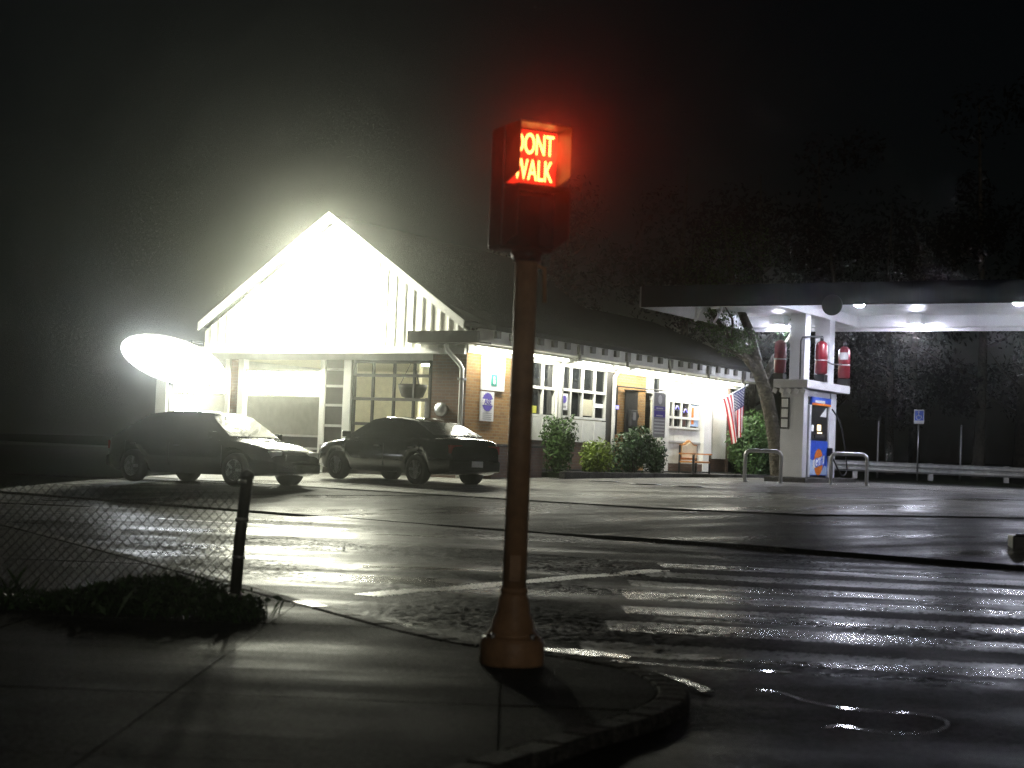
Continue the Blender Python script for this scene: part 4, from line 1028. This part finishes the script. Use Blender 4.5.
    for wxx in wx:
        for s in (-1, 1):
            T = Matrix.Translation((wxx, s * (half - .10), wheel_r)) @ Matrix.Rotation(R(90) * -s, 4, 'X')
            w_ = MB().lathe([(wheel_r * .62, -.10), (wheel_r * .95, -.10), (wheel_r, -.06), (wheel_r, .07), (wheel_r * .94, .105), (wheel_r * .64, .10)], 28, T=T).build('wheel', M['rubber'], t)
            MB().lathe([(.03, .09), (wheel_r * .25, .085), (wheel_r * .56, .06), (wheel_r * .63, .098), (wheel_r * .66, .100)], 24, T=T).build('rim', M['rim'], w_)
            sp_ = MB()
            for k in range(5):
                a = k * 2 * math.pi / 5
                sp_.box(.05, wheel_r * .60, -.03, .03, .075, .100, T=T @ Matrix.Rotation(a, 4, 'Z'))
            sp_.build('spokes', M['rim'], w_)
    return t
sed_top = [(-2.25, .66), (-2.14, .88), (-2.0, .95), (-1.5, .97), (-1.0, .95), (0, .92), (1.0, .90), (1.6, .82), (2.05, .73), (2.18, .64), (2.25, .56)]
CX, CY = -2.2, 34.4
car('parked_car', 'black four door saloon parked before the glazed bay, tail to the street', (CX, CY, gz(CX, CY) + .036), R(180 - 46), M['carblack'], sed_top, (1.15, .35, -.85, -1.72), .83, 2.18, .31, (1.32, -1.28), 1.35)
wag_top = [(-2.3, .75), (-2.25, .95), (-1.6, .97), (0, .95), (1.05, .93), (1.7, .86), (2.1, .76), (2.25, .64), (2.32, .56)]
LX, LY = -6.1, 33.3
car('moving_car', 'dark saloon car with a bright glint on its bonnet at the left', (LX, LY, gz(LX, LY) + .036), R(-33), M['cargrey'], wag_top, (1.2, .45, -1.15, -1.95), .88, 2.28, .33, (1.42, -1.40), 1.46)

# ------------------------------------------------------------------ pedestrian signal in the foreground
SX, SY = 0.055, 8.95
sg = thing('pedestrian_signal', 'red lit pedestrian signal on a brown pole at the kerb corner', 'pedestrian signal', (SX, SY, SWZ), 0)
MB().lathe([(.172, -.01), (.178, .02), (.176, .12), (.168, .145), (.155, .155)], 28).build('base_block', M['polep'], sg)
MB().lathe([(.148, .155), (.140, .17), (.118, .20), (.112, .24), (.108, .25), (.092, .29), (.085, .34), (.078, .37), (.074, .39)], 28).build('pedestal', M['polep'], sg)
for k in range(4):
    a = R(45 + 90 * k); MB().lathe([(.016, .14), (.016, .175), (.008, .18)], 6, T=Matrix.Translation((.15 * math.cos(a), .15 * math.sin(a), 0))).build('anchor_bolt', M['steel'], sg)
MB().lathe([(.066, .38), (.064, 1.2), (.062, 2.24)], 20).build('pole', M['polep'], sg)
MB().lathe([(.074, .39), (.074, .42)], 20).build('collar', M['polep'], sg)
MB().box(-.03, .03, -.082, -.055, .46, .60).build('hand_hole_cover', M['polep'], sg)
hd = MB().box(-.19, .19, -.09, .10, 0, .66).build('signal_head', M['housing'], sg, bevel=.02)
hd.rotation_euler = (0, 0, R(27)); hd.location = (-.035, .0, 2.275); hd.scale = (.88, .88, 1.03)
MB().lathe([(.075, 2.22), (.09, 2.276)], 16).build('slip_fitter', M['black'], sg)
for z0, z1, upper in ((.34, .65, True), (.01, .32, False)):
    dv = .20
    v_ = MB()
    # tapered visor: top, sides
    ys = (-.092, -.092 - dv)
    for s in (-1, 1):
        v_.quadmesh([(s * .182, ys[0], z0), (s * .182, ys[1], z0 + .05), (s * .182, ys[1], z1), (s * .182, ys[0], z1), (s * .176, ys[0], z0), (s * .176, ys[1], z0 + .05), (s * .176, ys[1], z1), (s * .176, ys[0], z1)],
                    [(0, 1, 2, 3), (7, 6, 5, 4), (0, 4, 5, 1), (1, 5, 6, 2), (2, 6, 7, 3), (3, 7, 4, 0)])
    v_.box(-.182, .182, ys[1], ys[0], z1 + .001, z1 + .008)
    v_.build('visor', M['visor'], hd)
    fr = MB().box(-.175, .175, -.100, -.091, z0 + .01, z1 - .005).build('lens', M['backlit'] if upper else M['glassd'], hd)
    if upper:
        text_mesh('lettering', 'DONT', .160, M['letter'], hd, Matrix.Translation((.012, -.104, z0 + .225)) @ TF, .002, .60, .0)
        text_mesh('lettering', 'WALK', .160, M['letter'], hd, Matrix.Translation((.012, -.104, z0 + .085)) @ TF, .002, .60, .0)
    else:
        text_mesh('lettering', 'WALK', .13, M['glassd'], hd, Matrix.Translation((0, -.104, (z0 + z1) / 2)) @ TF, .002, .8, .003)
lamp('SPOT', 'signal_glow', hd, (0, -.31, .50), 75, (1.0, .05, .015), (R(-106), 0, 0), shadow_soft_size=.06, spot_size=R(105), spot_blend=.5)
MB().tube([(.0, 0, 2.22), (.10, .03, 2.19), (.11, .03, 2.0)], .012, 6).build('conduit', M['polep'], sg)

# ------------------------------------------------------------------ chain link fence at the left
FX, FY = -1.78, 10.75
fn = thing('chain_link_fence', 'dark chain link fence with a leaning end post on the near pavement', 'fence', (FX, FY, SWZ), R(168))
FL = 6.2; FH = .88
MB().tube([(0, 0, -.1), (-.02, 0, .5), (-.055, 0, FH + .05)], .040, 12).build('post', M['post'], fn)
MB().lathe([(.046, FH + .04), (.046, FH + .075), (.01, FH + .10)], 12, T=Matrix.Translation((-.055, 0, 0))).build('post_cap', M['post'], fn)
for x in (2.9, 5.8): MB().tube([(x, 0, -.1), (x, 0, FH + .05)], .03, 10).build('post', M['post'], fn)
MB().tube([(-.05, 0, FH), (FL, 0, FH)], .006, 8).build('top_wire', M['post'], fn)
MB().tube([(0, 0, .06), (FL, 0, .06)], .006, 6).build('bottom_wire', M['post'], fn)
for k in range(4): MB().lathe([(.045, -.012), (.045, .012)], 12, T=Matrix.Translation((-.01 - .01 * k, 0, .15 + k * .25))).build('tension_band', M['steel'], fn)
wire = bmesh.new(); pitch_ = .068; pk = int(FL / pitch_)
def wseg(a, b, r=.0028):
    a, b = Vector(a), Vector(b); t = (b - a).normalized(); u = Vector((0, 1, 0)); w2 = t.cross(u)
    vsx = []
    for p in (a, b):
        for k in range(3):
            an = k * 2.094; vsx.append(wire.verts.new(p + (u * math.cos(an) + w2 * math.sin(an)) * r))
    for k in range(3): wire.faces.new((vsx[k], vsx[(k + 1) % 3], vsx[3 + (k + 1) % 3], vsx[3 + k]))
nrow = int((FH - .08) / pitch_)
for i in range(pk + 1):
    for j in range(nrow * 2):
        z0 = .08 + j * pitch_ / 2; z1 = z0 + pitch_ / 2; x0 = .03 + i * pitch_ + (pitch_ / 2 if j % 2 else 0)
        for s in (-1, 1):
            x1 = x0 + s * pitch_ / 2
            if x1 < 0.02: continue
            wseg((x0, .003 * s, z0), (x1, -.003 * s, z1))
me = bpy.data.meshes.new('wire_mesh'); wire.to_mesh(me); wire.free(); me.materials.append(M['wire'])
o = bpy.data.objects.new('wire_mesh', me); COL.objects.link(o); o.parent = fn; o['kind'] = 'stuff'
# rough grass along the fence foot
def gshape(rg):
    u = rg.uniform(-.15, 6.2); v = rg.gauss(0, .16); f = Matrix.Rotation(R(168), 3, 'Z') @ Vector((u, v, 0))
    h = rg.uniform(.0, .15) * (1 + .6 * math.sin(u * 3.1))
    return Vector((FX + f.x, FY + f.y, SWZ + max(0.01, h))), Vector((rg.gauss(0, 1), rg.gauss(0, 1), .2))
vs, fs = leaves(12000, gshape, .035, 77)
r3 = random.Random(31)
for k in range(900):      # taller ragged blades among the leaves
    u = r3.uniform(-.25, 6.2); v = r3.gauss(0, .2); f = Matrix.Rotation(R(168), 3, 'Z') @ Vector((u, v, 0)); p = Vector((FX + f.x, FY + f.y, SWZ))
    h = r3.uniform(.05, .22) * (.6 + .5 * math.sin(u * 2.3) ** 2); a = r3.uniform(0, 6.28); d = Vector((math.cos(a), math.sin(a), 0)); w_ = Vector((-d.y, d.x, 0)) * .006
    i0 = len(vs); vs += [p - w_, p + w_, p + d * h * .25 + Vector((0, 0, h * .65)) + w_ * .7, p + d * h * .6 + Vector((0, 0, h))]; fs.append((i0, i0 + 1, i0 + 2, i0 + 3))
me = bpy.data.meshes.new('weeds'); me.from_pydata([tuple(v) for v in vs], [], fs); me.materials.append(M['leafdark'])
o = bpy.data.objects.new('weeds', me); COL.objects.link(o); tag(o, 'dark tangle of weeds along the foot of the chain link fence', 'weeds', kind='stuff')

# ------------------------------------------------------------------ dark woodland behind the forecourt
rg = random.Random(90)
protos = []
spots = [(12.5, 64), (15.5, 66), (18.2, 63), (21.0, 67), (10.0, 68), (23.5, 62), (26, 66), (7.5, 70), (14, 74), (19, 76), (2, 72)]
words_ = ['behind the parking sign', 'left of the parking sign and farther back', 'right of the thin posts', 'far right past the guardrail', 'behind the pump housing', 'nearest to the right edge', 'at the right edge of view', 'behind the leaning tree', 'deep behind the guardrail', 'deep behind the right posts', 'behind the shop roof', 'beyond the glowing oval', 'at the far left of view', 'behind the left garage wing', 'leftmost beyond the road']
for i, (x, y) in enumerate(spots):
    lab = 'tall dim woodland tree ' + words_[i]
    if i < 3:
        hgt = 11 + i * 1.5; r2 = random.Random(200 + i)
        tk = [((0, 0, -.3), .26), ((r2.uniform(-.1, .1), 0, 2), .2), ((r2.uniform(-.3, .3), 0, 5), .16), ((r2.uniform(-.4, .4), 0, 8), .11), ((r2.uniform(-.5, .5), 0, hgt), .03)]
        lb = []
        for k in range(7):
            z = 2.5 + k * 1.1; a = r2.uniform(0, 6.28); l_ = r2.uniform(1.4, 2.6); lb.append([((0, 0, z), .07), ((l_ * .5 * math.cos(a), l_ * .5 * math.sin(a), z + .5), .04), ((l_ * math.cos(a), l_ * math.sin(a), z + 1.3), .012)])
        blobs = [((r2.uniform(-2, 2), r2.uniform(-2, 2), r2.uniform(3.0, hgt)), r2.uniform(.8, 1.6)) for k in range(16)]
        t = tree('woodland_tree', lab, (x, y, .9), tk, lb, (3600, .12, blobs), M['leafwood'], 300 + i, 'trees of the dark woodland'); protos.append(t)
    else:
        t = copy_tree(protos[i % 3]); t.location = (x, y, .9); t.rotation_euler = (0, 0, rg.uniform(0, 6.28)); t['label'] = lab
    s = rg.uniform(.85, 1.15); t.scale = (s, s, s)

# ------------------------------------------------------------------ added haze, standing in for lens bloom around the lamps
b = MB().box(-260, 260, -240, 290, -1.4, 20.0)
hz = b.build('haze', [], None)
m, nt, N, L, B = nm('bloom_haze'); N.remove(B)
pv = N.new('ShaderNodeVolumePrincipled'); pv.inputs['Color'].default_value = (.95, .98, .90, 1)
pv.inputs['Density'].default_value = 0.0020; pv.inputs['Anisotropy'].default_value = 0.976
L.new(pv.outputs[0], N['Material Output'].inputs['Volume'])
hz.data.materials.append(m); hz['kind'] = 'stuff'
m.cycles.homogeneous_volume = True if hasattr(m.cycles, 'homogeneous_volume') else True
